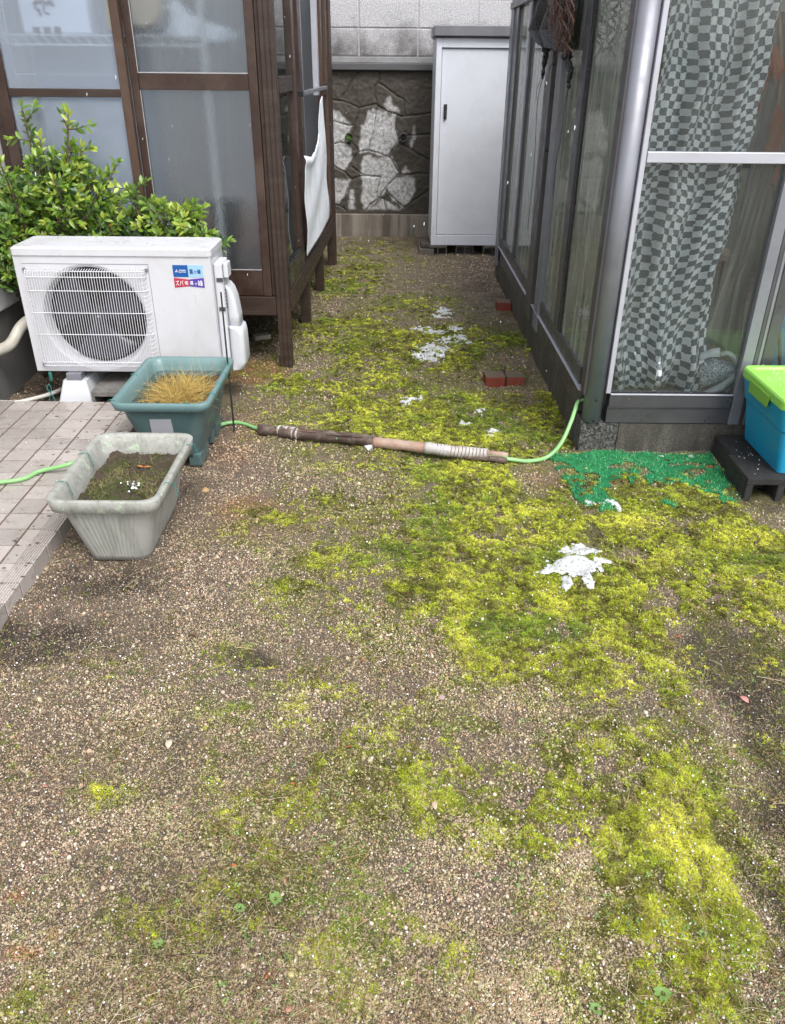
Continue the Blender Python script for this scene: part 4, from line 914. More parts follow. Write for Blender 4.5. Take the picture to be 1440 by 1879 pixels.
# checked shade net inside
def checks():
    m, n, l, b = newmat('checked_shade_net'); out = n['Material Output']
    uv = n.new('ShaderNodeTexCoord').outputs['UV']; mp = n.new('ShaderNodeMapping'); l.new(uv, mp.inputs[0]); mp.inputs['Scale'].default_value = (1, 1, 1)
    wob = n.new('ShaderNodeTexNoise'); wob.inputs['Scale'].default_value = 1.3; wob.inputs['Detail'].default_value = 3; l.new(mp.outputs[0], wob.inputs['Vector'])
    ch = n.new('ShaderNodeTexChecker'); ch.inputs['Scale'].default_value = 1
    vm = n.new('ShaderNodeVectorMath'); vm.operation = 'MULTIPLY_ADD'; l.new(wob.outputs[1], vm.inputs[0]); vm.inputs[1].default_value = (.7, .6, 0); l.new(mp.outputs[0], vm.inputs[2])
    l.new(vm.outputs[0], ch.inputs['Vector'])
    wv = n.new('ShaderNodeTexWave'); wv.bands_direction = 'Y'; wv.inputs['Scale'].default_value = 1.9; wv.inputs['Distortion'].default_value = 2.5; wv.inputs['Detail'].default_value = 3; l.new(vm.outputs[0], wv.inputs['Vector'])
    white = mixc(n, l, wv.outputs['Fac'], (.58, .66, .71), (.95, .98, 1.))
    dark = mixc(n, l, wv.outputs['Fac'], (.05, .065, .072), (.26, .31, .34))
    l.new(mixc(n, l, ch.outputs['Fac'], dark, white), b.inputs['Base Color']); b.inputs['Roughness'].default_value = .45; b.inputs['Specular IOR Level'].default_value = .6
    al = n.new('ShaderNodeMath'); al.operation = 'MAXIMUM'; l.new(ch.outputs['Fac'], al.inputs[0]); al.inputs[1].default_value = .88; l.new(al.outputs[0], b.inputs['Alpha'])
    bump(n, l, wv.outputs['Fac'], b, .5, .004)
    YN = 3.19
    Lp = [(1222, -40), (1215, 110), (1190, 230), (1165, 330), (1150, 420), (1132, 560), (1124, 640), (1128, 722)]
    Rp = [(1440, -40), (1430, 90), (1405, 200), (1392, 290), (1362, 400), (1335, 480), (1308, 600), (1283, 722)]
    nr, nc = 110, 70; vs = []; uvs = []
    def at(P, t):
        u = t*(len(P)-1); i = min(int(u), len(P)-2); f = u-i; return (P[i][0]*(1-f)+P[i+1][0]*f, P[i][1]*(1-f)+P[i+1][1]*f)
    for j in range(nr+1):
        t = j/nr; a = at(Lp, t); c = at(Rp, t)
        for i in range(nc+1):
            s = i/nc; px = a[0]*(1-s)+c[0]*s; py = a[1]*(1-s)+c[1]*s; fold = .022*math.sin(s*15+1.3*math.sin(t*4)+t*2)+.012*math.sin(s*33+t*6)+.01*math.sin(t*18+s*9)+.03*math.exp(-((t-.93)/.04)**2)
            q = aty(px, py, YN); vs.append((q.x+.004*math.sin(t*40), YN+.045-fold*1.7, q.z+.006*math.sin(s*14+t*5)))
            bunch = 1-.35*t if False else 1
            uvs.append((s*18+.25*math.sin(t*7), t*62+.5*math.sin(s*8)+.5*math.sin(s*3+t*5)))
    fs = [(j*(nc+1)+i, j*(nc+1)+i+1, (j+1)*(nc+1)+i+1, (j+1)*(nc+1)+i) for j in range(nr) for i in range(nc)]
    mb = MB(); mb.add(vs, fs); mb.uv = uvs; o = mb.build('shade_net', m, smooth=True, thick=.001)
    tag(o, 'black and white checked shade net hanging inside the greenhouse glass', 'shade net')
    # bundled hem at the foot of the net
    bm_, n, l, b = newmat('silver_mesh'); v = coords(n, l); c2 = n.new('ShaderNodeTexVoronoi'); c2.inputs['Scale'].default_value = 160; l.new(v, c2.inputs['Vector'])
    l.new(mixc(n, l, ramp(n, l, c2.outputs['Distance'], [(.3, 1.), (.6, 0.)]), (.45, .49, .52), (.10, .12, .13)), b.inputs['Base Color']); b.inputs['Roughness'].default_value = .45
    def sheet(rows, name, mat, par, lab=None, n_=14):
        vs = []; R2 = len(rows)
        for rw in rows:
            for k in range(n_+1):
                t = k/n_*(len(rw)-1); i = min(int(t), len(rw)-2); f = t-i
                q = Vector(rw[i]).lerp(Vector(rw[i+1]), f); vs.append(q)
        fs = [(j*(n_+1)+i, j*(n_+1)+i+1, (j+1)*(n_+1)+i+1, (j+1)*(n_+1)+i) for j in range(R2-1) for i in range(n_)]
        return MB().add(vs, fs).build(name, mat, par, smooth=True, thick=.003)
    A_ = lambda px, py, y: tuple(aty(px, py, y))
    t = thing('net_bundle', aty(1320, 690, 3.16), 'rolled silver mesh hem bunched at the foot of the checked net', 'net bundle')
    sheet([[A_(1282, 665, 3.2), A_(1310, 655, 3.165), A_(1345, 668, 3.2)], [A_(1283, 690, 3.17), A_(1312, 680, 3.145), A_(1352, 675, 3.17)], [A_(1284, 712, 3.165), A_(1318, 700, 3.14), A_(1354, 682, 3.16)]], 'mesh_flap', bm_, t)
    sv = worn('silver_hem', (.42, .46, .48), .4, .1, (.2, .2, .2), 8, .4)
    sheet([[A_(1290, 718, 3.16), A_(1322, 703, 3.138), A_(1353, 680, 3.16)], [A_(1297, 722, 3.15), A_(1324, 712, 3.132), A_(1354, 690, 3.15)], [A_(1300, 727, 3.17), A_(1330, 716, 3.15), A_(1356, 694, 3.17)]], 'hem', sv, t)
    sheet([[A_(1284, 648, 3.18), A_(1305, 640, 3.16), A_(1321, 638, 3.16)], [A_(1283, 662, 3.165), A_(1304, 655, 3.15), A_(1321, 655, 3.15)]], 'tab', worn('white_tab', (.55, .60, .63), .5, .05), t)
    pts = [A_(1322, 650, 3.16), A_(1335, 648, 3.155), A_(1348, 658, 3.16), A_(1354, 675, 3.165), A_(1352, 690, 3.17)]; MB().tube(cr(pts), .010, 8).build('rolled_edge', sv, t, smooth=True)
    # fine grey net on the right
    nm, n, l, b = newmat('fine_net'); v = coords(n, l, (1, 1, 1)); w = n.new('ShaderNodeTexWave'); w.inputs['Scale'].default_value = 85; w.bands_direction = 'DIAGONAL'; w.inputs['Distortion'].default_value = 1.5; l.new(v, w.inputs['Vector'])
    l.new(mixc(n, l, w.outputs['Fac'], (.07, .065, .06), (.33, .33, .31)), b.inputs['Base Color']); l.new(ramp(n, l, w.outputs['Fac'], [(.25, .25), (.6, .95)]), b.inputs['Alpha'])
    rows = []
    for k in range(12):
        t_ = k/11; lx = 1385-95*t_; rx = 1425-68*t_-8*math.sin(t_*3); yy = 298+345*t_; row = []
        for q in range(9): s_ = q/8; row.append(A_(lx+(rx-lx)*s_, yy+14*math.sin(t_*5+s_*2)*(t_ > .6), 3.27+.02*math.sin(s_*12+t_*4)))
        rows.append(row)
    o = sheet(rows, 'fine_net', nm, None, n_=24); tag(o, 'fine brownish grey net hanging right of the checked shade net', 'net')
checks()

# dead plants and odds and ends in the greenhouse
def leafshape(c, d, nrm, L_, w, fold=.25, nseg=4, droop=.15):
    d = d.normalized(); s = d.cross(nrm).normalized(); u = s.cross(d); vs = []; fs = []
    prof = (.05, .75, 1., .72, .04)
    for k in range(nseg+1):
        t = k/nseg; p = c+d*L_*t-u*droop*L_*t*t; ww = w*.5*prof[k]
        vs += [p-s*ww+u*fold*ww, p, p+s*ww+u*fold*ww]
    for k in range(nseg):
        a = 3*k; fs += [(a, a+1, a+4, a+3), (a+1, a+2, a+5, a+4)]
    return vs, fs
def gh_plants():
    brown = worn('dead_leaf', (.30, .085, .03), .6, .3, (.12, .05, .03), 9, .6, bst=.2)
    r = thing('dead_plant', aty(1425, 300, 3.45), 'withered plant with large orange brown leaves right of the checked net', 'plant')
    MB().tube(cr([aty(1432, 760, 3.45), aty(1428, 500, 3.45), aty(1420, 300, 3.42), aty(1432, 120, 3.45), aty(1425, -20, 3.45)]), .008, 8).build('stem', M['vine'], r, smooth=True)
    for (px, py, dx, dz, L_, w) in ((1405, 90, .1, -1, .13, .035), (1422, 80, .1, -1, .12, .05), (1424, 150, -.1, 1, .09, .05), (1420, 205, .3, -1, .15, .06), (1430, 190, .05, -1, .14, .05), (1436, 250, -.6, -1, .13, .06), (1425, 240, -.2, -1, .14, .05), (1410, 130, -.2, -1, .13, .03), (1438, 300, -.4, -.6, .1, .05), (1400, 180, -.3, -1, .1, .02)):
        c = aty(px, py, 3.40+random.uniform(-.03, .03)); v, f = leafshape(c, Vector((dx, -.1, dz)), Vector((.2, -1, .1)), L_, w); MB().add(v, f).build('leaf', brown, r, smooth=True)
    t = thing('twiggy_plant', aty(1205, 300, 3.5), 'tangle of dry brown twigs behind the corner column glass', 'plant')
    mb = MB()
    for k in range(46):
        a = aty(random.uniform(1165, 1235), random.uniform(180, 420), random.uniform(3.35, 3.7)); b_ = a+Vector((random.uniform(-.07, .07), random.uniform(-.05, .05), random.uniform(.05, .22))); c = b_+Vector((random.uniform(-.08, .08), 0, random.uniform(.02, .15)))
        mb.tube(cr([a, b_, c], 4), [.0035*(1-.6*q/8) for q in range(9)], 5)
    mb.build('twigs', M['vine'], t)
    for k in range(22):
        c = aty(random.uniform(1190, 1240), random.uniform(60, 380), random.uniform(3.35, 3.6)); v, f = leafshape(c, Vector((random.uniform(-.5, .5), -.2, -1)), Vector((random.uniform(-1, 1), -1, 0)), .07, .022); MB().add(v, f).build('leaf', brown, t, smooth=True)
    # bench with pots
    r = thing('plant_bench', (1.55, 5.2, .12), 'low wooden plant bench dimly seen inside the greenhouse', 'bench')
    wd = worn('grey_wood', (.16, .13, .10), .8, .2); box(1.25, 1.95, 4.6, 5.9, .50, .53).build('top', wd, r)
    for (x, y) in ((1.28, 4.63), (1.88, 4.63), (1.28, 5.83), (1.88, 5.83)): box(x, x+.04, y, y+.04, .12, .499).build('leg', wd, r)
    tc = worn('terracotta', (.28, .11, .06), .8, .2)
    for k, (x, y, s, lb) in enumerate(((1.4, 4.8, 1., 'terracotta pot at the near end of the greenhouse bench'), (1.62, 5.2, 1.3, 'larger terracotta pot in the middle of the greenhouse bench'))):
        q = MB().loft([[(x+rr*s*math.cos(a*.3927), y+rr*s*math.sin(a*.3927), .532+z*s) for a in range(16)] for rr, z in ((.045, 0), (.07, .11), (.078, .11), (.078, .14), (.066, .14), (.06, .08))]); tag(q.build('flower_pot', tc, smooth=True), lb, 'flower pot')
    mb = MB(); c0 = atx(1088, 330, .92); c1 = atx(1088, 455, .92)
    for k in range(14):
        p = c0.lerp(c1, k/13.); pts = []
        for a in range(9): an = a*math.pi/4; pts.append(p+(Vector((math.cos(an)*.006, 0, math.sin(an)*.012)) if k % 2 else Vector((0, math.cos(an)*.006, math.sin(an)*.012))))
        mb.tube(pts, .002, 5)
    tag(mb.build('hanging_chain', M['alu_light']), 'thin metal chain hanging inside the greenhouse side pane', 'chain')
    o = box(1.66, 1.95, 3.5, 3.62, .12, .75).build('blue_sack', worn('pale_blue_sack', (.20, .42, .60), .6, .15, (.5, .6, .65), 30, .5), bevel=.02); tag(o, 'pale blue sack standing inside the right greenhouse door', 'sack')
gh_plants()

# black netting and dead vines hanging off the greenhouse eave
def netting():
    r = thing('black_netting', atx(1010, 0, .79), 'torn black plant netting draped from the greenhouse eave', 'netting')
    X = .775
    out = [(1008, -30), (995, 20), (980, 55), (990, 72), (998, 80), (1030, 82), (1048, 75), (1052, 20), (1058, -30)]
    bm, n, l, b = newmat('knit_net'); v = coords(n, l); vo = n.new('ShaderNodeTexVoronoi'); vo.inputs['Scale'].default_value = 130; l.new(v, vo.inputs['Vector'])
    l.new(mixc(n, l, ramp(n, l, vo.outputs['Distance'], [(.2, 1.), (.5, 0.)]), (.006, .006, .007), (.16, .165, .18)), b.inputs['Base Color']); b.inputs['Roughness'].default_value = .5; bump(n, l, vo.outputs['Distance'], b, 1., .01)
    rows = []
    L = [(1012, -40), (998, 0), (987, 30), (979, 55), (990, 75), (998, 82)]; Rr = [(1062, -40), (1058, 0), (1054, 30), (1052, 55), (1050, 78), (1050, 100)]
    vs = []; nc = 26
    for j in range(len(L)*4-3):
        t = j/4; i = min(int(t), len(L)-2); f = t-i
        a = [L[i][k]*(1-f)+L[i+1][k]*f for k in (0, 1)]; c = [Rr[i][k]*(1-f)+Rr[i+1][k]*f for k in (0, 1)]
        for q in range(nc+1):
            s = q/nc; px = a[0]*(1-s)+c[0]*s; py = a[1]*(1-s)+c[1]*s; p = atx(px, py, X); vs.append((X-.03*abs(math.sin(s*9+j*.1))-.012*math.sin(s*23), p.y, p.z))
    nr = len(L)*4-3; fs = [(j*(nc+1)+q, j*(nc+1)+q+1, (j+1)*(nc+1)+q+1, (j+1)*(nc+1)+q) for j in range(nr-1) for q in range(nc)]
    MB().add(vs, fs).build('drape', bm, r, smooth=True, thick=.002)
    for P, rad in (([(1000, 78), (1002, 95), (998, 120), (995, 145)], [.02, .014, .009, .006]), ([(1042, 80), (1040, 110), (1047, 130), (1043, 148), (1044, 160)], [.022, .016, .011, .008, .012])):
        pts = cr([atx(a, b_, X-.012) for a, b_ in P], 5); nn = len(pts); rr = [rad[min(int(i/(nn-1)*(len(rad)-1)), len(rad)-1)]*(1+.25*math.sin(i*2.1)) for i in range(nn)]
        MB().tube(pts, rr, 9).build('tail', bm, r, smooth=True)
    t = thing('dead_vine', atx(1030, 0, .76), 'thin reddish dead vine stems trailing over the black netting', 'vine')
    mb = MB()
    for k in range(26):
        x0 = random.uniform(1012, 1056); y = -30; pts = []
        for q in range(random.randint(4, 8)):
            pts.append(atx(x0+random.uniform(-9, 9), y, X-.045-random.uniform(0, .03))); y += random.uniform(12, 26)
        mb.tube(cr(pts, 4), .0018+.0012*random.random(), 5)
    mb.build('stems', worn('red_brown_vine', (.15, .075, .055), .7, .3), t)
    mb = MB()
    for P in ([(995, 145), (990, 165), (985, 200), (980, 300), (968, 420)], [(1043, 160), (1035, 200), (1028, 260), (1020, 300), (1014, 360)], [(990, 150), (984, 170), (987, 190)]):
        MB().tube(cr([atx(a, b_, X-.01) for a, b_ in P], 6), .0016, 5).build('thread', M['black_net'], t)
netting()

# ------------------------------------------------------------------ air-conditioner outdoor unit
def ac():
    x0, x1, y0, y1, z0, z1 = -1.705, -.822, 3.62, 3.885, .165, .705
    r = thing('outdoor_unit', ((x0+x1)/2, y0, 0), 'white air-conditioner outdoor unit with round fan grille beside the shrub', 'air conditioner')
    W_ = M['white_metal']; cx, cz, R0 = -1.384, .418, .236
    # front panel with round opening
    n_ = 64; bx0, bx1, bz0, bz1 = x0+.002, x1-.002, z0+.0, z1
    def sq(a, k=1.):
        c, s = math.cos(a), math.sin(a); t = 9
        t = min(((bx1-cx) if c > 0 else (cx-bx0))/max(abs(c), 1e-6), ((bz1-cz) if s > 0 else (cz-bz0))/max(abs(s), 1e-6)); return (cx+c*t, cz+s*t)
    angs = sorted(set([2*math.pi*k/n_ for k in range(n_)]+[math.atan2(z-cz, x-cx) % (2*math.pi) for x in (bx0, bx1) for z in (bz0, bz1)]))
    outer = [(*sq(a),) for a in angs]
    rings = [[(p[0], y0, p[1]) for p in outer]]
    for rr, yy in ((R0+.012, 0), (R0, .006), (R0-.008, .03), (R0-.012, .07)): rings.append([(cx+rr*math.cos(a), y0+yy, cz+rr*math.sin(a)) for a in angs])
    mb = MB().loft(rings, cap0=False, cap1=False)
    mb.box(x0, x0+.004, y0+.002, y1, z0, z1); mb.box(x1-.004, x1, y0+.002, y1, z0, z1); mb.box(x0+.004, x1-.004, y0+.003, y1, z0-.001, z0+.004)
    body = mb.build('body', W_, r); 
    for f in body.data.polygons: f.use_smooth = False
    mb = MB()
    for k in range(90): zz = z0+.02+k*.0058; mb.box(x0+.01, x1-.01, y1-.004, y1-.002, zz, zz+.002)
    mb.build('rear_fins', M['alu_dark'], r)
    dk = worn('cavity_shade', (.004, .0045, .009), .5, .3)
    box(x0+.02, x1-.25, y0+.12, y1-.01, z0+.01, z1-.01).build('cavity_shade_block', dk, r)  # near-black block carries the shade behind the fan in its colour
    mb = MB().box(cx-.03, cx-.02, y0+.105, y0+.118, z0+.02, z1-.02); mb.box(cx+.06, cx+.07, y0+.105, y0+.118, z0+.02, z1-.02); mb.build('motor_bracket', M['alu_dark'], r)
    fan = MB()
    for k in range(3):
        a0 = k*2.094+.4; rows = []
        for j in range(7):
            rr = .035+(R0-.06)*j/6; row = []
            for q in range(7):
                a = a0+(q/6-.5)*(1.15+.35*j/6)+.25*j/6; row.append((cx+rr*math.cos(a), y0+.062+.03*(q/6-.5), cz+rr*math.sin(a)))
            rows.append(row)
        vs = [p for w in rows for p in w]; fan.add(vs, [(j*7+q, j*7+q+1, (j+1)*7+q+1, (j+1)*7+q) for j in range(6) for q in range(6)])
    fo = fan.build('fan', worn('dark_fan', (.028, .03, .05), .45, .2), r, smooth=True, thick=.004)
    MB().tube([(cx, y0+.045, cz), (cx, y0+.09, cz)], .036, 20).build('hub', worn('hub', (.045, .045, .06), .4, .1), fo)
    MB().tube([(cx, y0+.042, cz), (cx, y0+.046, cz)], .006, 10).build('bolt', M['alu_light'], fo)
    # top cover
    zt = z1; mb = MB(); ov = .006
    mb.loft([rrect(x0-ov, x1+ov, y0-ov, y1+ov, .02, z) for z in (z1-.002, z1+.026)], cap1=False)
    o_ = rrect(x0-ov, x1+ov, y0-ov, y1+ov, .02, z1+.026); i_ = rrect(x0-ov+.01, x1+ov-.01, y0-ov+.01, y1+ov-.01, .016, z1+.033)
    mb.loft([o_, i_], cap0=False); tc = mb.build('top_cover', W_, r)
    mb = MB()
    for k in range(12): yy = y0+.03+k*.019; mb.box(x0+.03, x1-.05, yy, yy+.009, z1+.0332, z1+.0352)
    mb.build('ribs', W_, tc, bevel=.001)
    # grille
    gx0, gx1, gz0, gz1 = -1.658, -1.118, .190, .652; yf = y0-.035; g = MB(); wr = .0014
    x = gx0+.008; k = 0
    while x < gx1-.004:
        g.tube([(x, y0-.001, gz1-.006), (x, yf+.006, gz1-.012), (x, yf, gz1-.03), (x, yf, gz0+.03), (x, yf+.006, gz0+.012), (x, y0-.001, gz0+.006)], wr, 5); x += .0118
    for z in (gz1-.012, gz1-.036, .555, .455, .355, gz0+.032, gz0+.012):
        yy = yf-.0035 if gz0+.02 < z < gz1-.02 else yf+.004
        g.tube([(gx0+.002, y0-.001, z), (gx0+.004, yy+.01, z), (gx0+.012, yy, z), (gx1-.012, yy, z), (gx1-.004, yy+.01, z), (gx1-.002, y0-.001, z)], .0021, 6)
    for s_ in (gx0, gx1):
        for q in range(22): z = gz0+.02+q*(gz1-gz0-.04)/21; d = .02 if s_ == gx0 else -.02; g.tube([(s_, y0-.001, z), (s_+d*.2, yf+.008, z), (s_+d, yf+.001, z)], .0013, 4)
    gr = g.build('fan_grille', worn('white_grille', (.68, .69, .72), .4, .03), r)
    mb = MB()
    for (xx, zz) in ((gx0-.004, gz1-.01), (gx1+.004, gz1-.01), (gx0-.004, gz0+.01), (gx1+.004, gz0+.01)): mb.tube([(xx, y0-.008, zz), (xx, y0, zz)], .008, 10)
    mb.build('grille_screw', M['alu'], gr)
    # seam in front panel
    mb = MB().box(gx1+.012, gx1+.0145, y0-.0012, y0+.001, z0+.01, gz1+.01); mb.box(gx0-.012, gx1+.0145, y0-.0012, y0+.001, gz1+.0135, gz1+.016); mb.build('panel_seam', worn('seam', (.28, .28, .31), .6, .1), r)
    # valve covers at the right side
    mb = MB().loft([rrect(x1+.001, x1+.04, y0+.03, y0+.18, .012, z) for z in (.20, .665)]); mb.build('side_cover', M['plastic_white'], r, bevel=.004)
    mb = MB()
    for k in range(6): z = .46+k*.016; mb.box(x1+.038, x1+.0415, y0+.05, y0+.11, z, z+.004)
    for z in (.585, .452): mb.box(x1+.012, x1+.0412, y0+.027, y0+.0295, z, z+.018)
    mb.build('louvre_slot', M['alu_dark'], r)
    mb = MB().loft([rrect(x1+.0415, x1+.0415+w_, y0+.06, y0+.175, min(.02, w_*.45), z) for z, w_ in ((.56, .006), (.54, .025), (.50, .040), (.42, .050), (.36, .052))]); mb.build('pipe_elbow', M['plastic_white'], r, smooth=True)
    mb = MB().loft([rrect(x1+.0415, x1+.0415+w_, y0+.04, y0+.185, min(.022, w_*.45), z) for z, w_ in ((.372, .035), (.362, .062), (.33, .068), (.20, .070), (.165, .055), (.16, .02))]); mb.build('pipe_cover', M['plastic_white'], r, smooth=True)
    mb = MB().loft([rrect(x1+.0415, x1+.065, y0+.04, y0+.12, .01, z) for z in (.60, .665)]); mb.build('handle_recess', M['plastic_white'], r, bevel=.004)
    # badge
    bx, bz = -.995, .565; w, h = .135, .1; yb = y0-.0016
    def flat(pts, nm, col, yy, par=r): return MB().add([(p[0], yy, p[1]) for p in pts]+[(p[0], y0+.0002, p[1]) for p in pts], [tuple(range(len(pts)))]+[(i, i+len(pts), (i+1) % len(pts)+len(pts), (i+1) % len(pts)) for i in range(len(pts))]).build(nm, worn(nm+'_ink', col, .3, .02, bst=0), par)
    bd = flat([(bx, bz+.048), (bx+w*.5, bz+.048), (bx+w*.5, bz+h), (bx, bz+h)], 'badge', (.005, .09, .33), yb)
    flat([(bx+w*.5, bz+.048), (bx+w, bz+.048), (bx+w, bz+h), (bx+w*.5, bz+h)], 'badge_panel', (.32, .55, .88), yb)
    flat([(bx, bz), (bx+w*.5, bz+.007), (bx+w*.5, bz+.037), (bx, bz+.044)], 'badge_ribbon', (.45, .035, .08), yb)
    flat([(bx+w*.5, bz+.007), (bx+w, bz), (bx+w, bz+.044), (bx+w*.5, bz+.037)], 'badge_ribbon', (.09, .05, .35), yb)
    mb = MB(); c0 = Vector((bx+.0165, bz+.0735)); L_ = .0085
    for a in (90, 210, 330):
        d = Vector((math.cos(R_(a)), math.sin(R_(a)))); s_ = Vector((-d.y, d.x)); P = [c0, c0+d*L_*.5+s_*L_*.289, c0+d*L_, c0+d*L_*.5-s_*L_*.289]
        mb.add([(p.x, yb-.0008, p.y) for p in P], [(0, 1, 2, 3)])
    wm = worn('badge_white', (.85, .86, .88), .4, .02, bst=0); mb.build('emblem', wm, bd)
    def text(s_, x, z, size, mat, name='lettering', sx_=1., sy_=1.):
        cu = bpy.data.curves.new(name, 'FONT'); cu.body = s_; cu.size = size; cu.extrude = .0003; cu.offset = size*.004; cu.resolution_u = 3
        tmp = bpy.data.objects.new(name, cu); C.objects.link(tmp); bpy.context.view_layer.update()
        me = bpy.data.meshes.new_from_object(tmp.evaluated_get(bpy.context.evaluated_depsgraph_get())); C.objects.unlink(tmp); bpy.data.objects.remove(tmp)
        me.transform(Matrix.Diagonal((sx_, sy_, 1, 1))); me.transform(Matrix.Rotation(R_(90), 4, 'X')); me.transform(Matrix.Translation((x, yb-.0010, z)))
        me.materials.clear(); me.materials.append(mat); o = bpy.data.objects.new(name, me); C.objects.link(o)
        o.parent = bd; return o
    text('MITSUBISHI', bx+.027, bz+.0745, .0085, wm, sx_=.72); text('ELECTRIC', bx+.027, bz+.0665, .0085, wm, sx_=.86)
    ink = worn('badge_ink', (.01, .035, .14), .4, .02, bst=0)
    text('霧ヶ峰', bx+w*.5+.006, bz+.063, .024, ink, sx_=.72)
    text('ズバ', bx+.004, bz+.011, .026, wm, sx_=.72); text('暖', bx+.047, bz+.0145, .019, wm, sx_=.85)
    text('霧', bx+w*.5+.003, bz+.0145, .019, wm, sx_=.85); text('ヶ', bx+w*.5+.023, bz+.012, .018, wm, sx_=.8); text('峰', bx+w*.5+.038, bz+.0095, .029, wm, sx_=.85)
    # white plastic base feet and hollow blocks
    for k, fx in enumerate((-1.525, -.99)):
        mb = MB().loft([rrect(fx-.092, fx+.092, y0-.075, y0+.28, .012, z) for z in (.02, .026)]); mb.loft([rrect(fx-.082, fx+.082, y0-.065, y0+.27, .012, .0265), rrect(fx-.055, fx+.055, y0-.035, y0+.24, .012, .128)])
        f = mb.build('mounting_foot', M['plastic_white'], bevel=.003)
        tag(f, ['white plastic mounting foot under the left end of the outdoor unit', 'white plastic mounting foot behind the teal planter'][k], 'mounting foot', 'mounting feet of the outdoor unit')
        o = box(fx-.035, fx+.035, y0-.03, y0+.05, .1285, z0-.002).build('mounting_bracket', M['alu'], r, bevel=.004)
    hollow_block(-1.43, -1.22, y0-.10, y0+.29, -.02, .10, 1, 'pale hollow concrete block under the outdoor unit beside the white foot', rough_concrete('pale_block', (.17, .165, .155), (.34, .33, .31), (.12, .11, .095)))
    # hoses at the left
    o = MB().tube(cr([atx(0, 640, -1.86)+Vector((0, -.25, -.10)), aty(-20, 655, 3.62), aty(18, 632, 3.66), aty(40, 598, 3.74), (-1.70, 3.84, .42), (-1.69, 3.87, .55)]), .026, 14).build('lagged_pipe', M['duct'], smooth=True); tag(o, 'cream lagged pipe curving out behind the left of the outdoor unit', 'pipe')
    P = cr([atz(-30, 740, .03), atz(0, 738, .03), atz(30, 738, .02), atz(60, 732, .02), atz(95, 722, .02), atz(120, 710, .03)], 30); nn = len(P)
    o = MB().tube(P, [.010+.0018*math.sin(i*2.2) for i in range(nn)], 10).build('drain_hose', worn('white_hose', (.60, .58, .54), .5, .1, (.3, .25, .2), 12, .4), smooth=True); tag(o, 'thin white corrugated drain hose on the ground left of the unit', 'hose')
    a = aty(91, 683, y0-.04); b_ = aty(90, 704, y0-.04); c = aty(102, 738, y0-.07)
    mb = MB(); pts = [a+Vector((.006*math.cos(k*1.3), .006*math.sin(k*1.3), -.0012*k)) for k in range(34)]; mb.tube(pts, .0022, 5); mb.tube(cr([b_, aty(86, 712, y0-.05), aty(96, 725, y0-.06), c]), .0018, 5); mb.tube(cr([b_, aty(94, 715, y0-.05), aty(90, 735, y0-.06)]), .0015, 5)
    tag(mb.build('wire_tie', M['wire_teal']), 'teal twisted wire dangling from the lower left of the unit', 'wire')
ac()

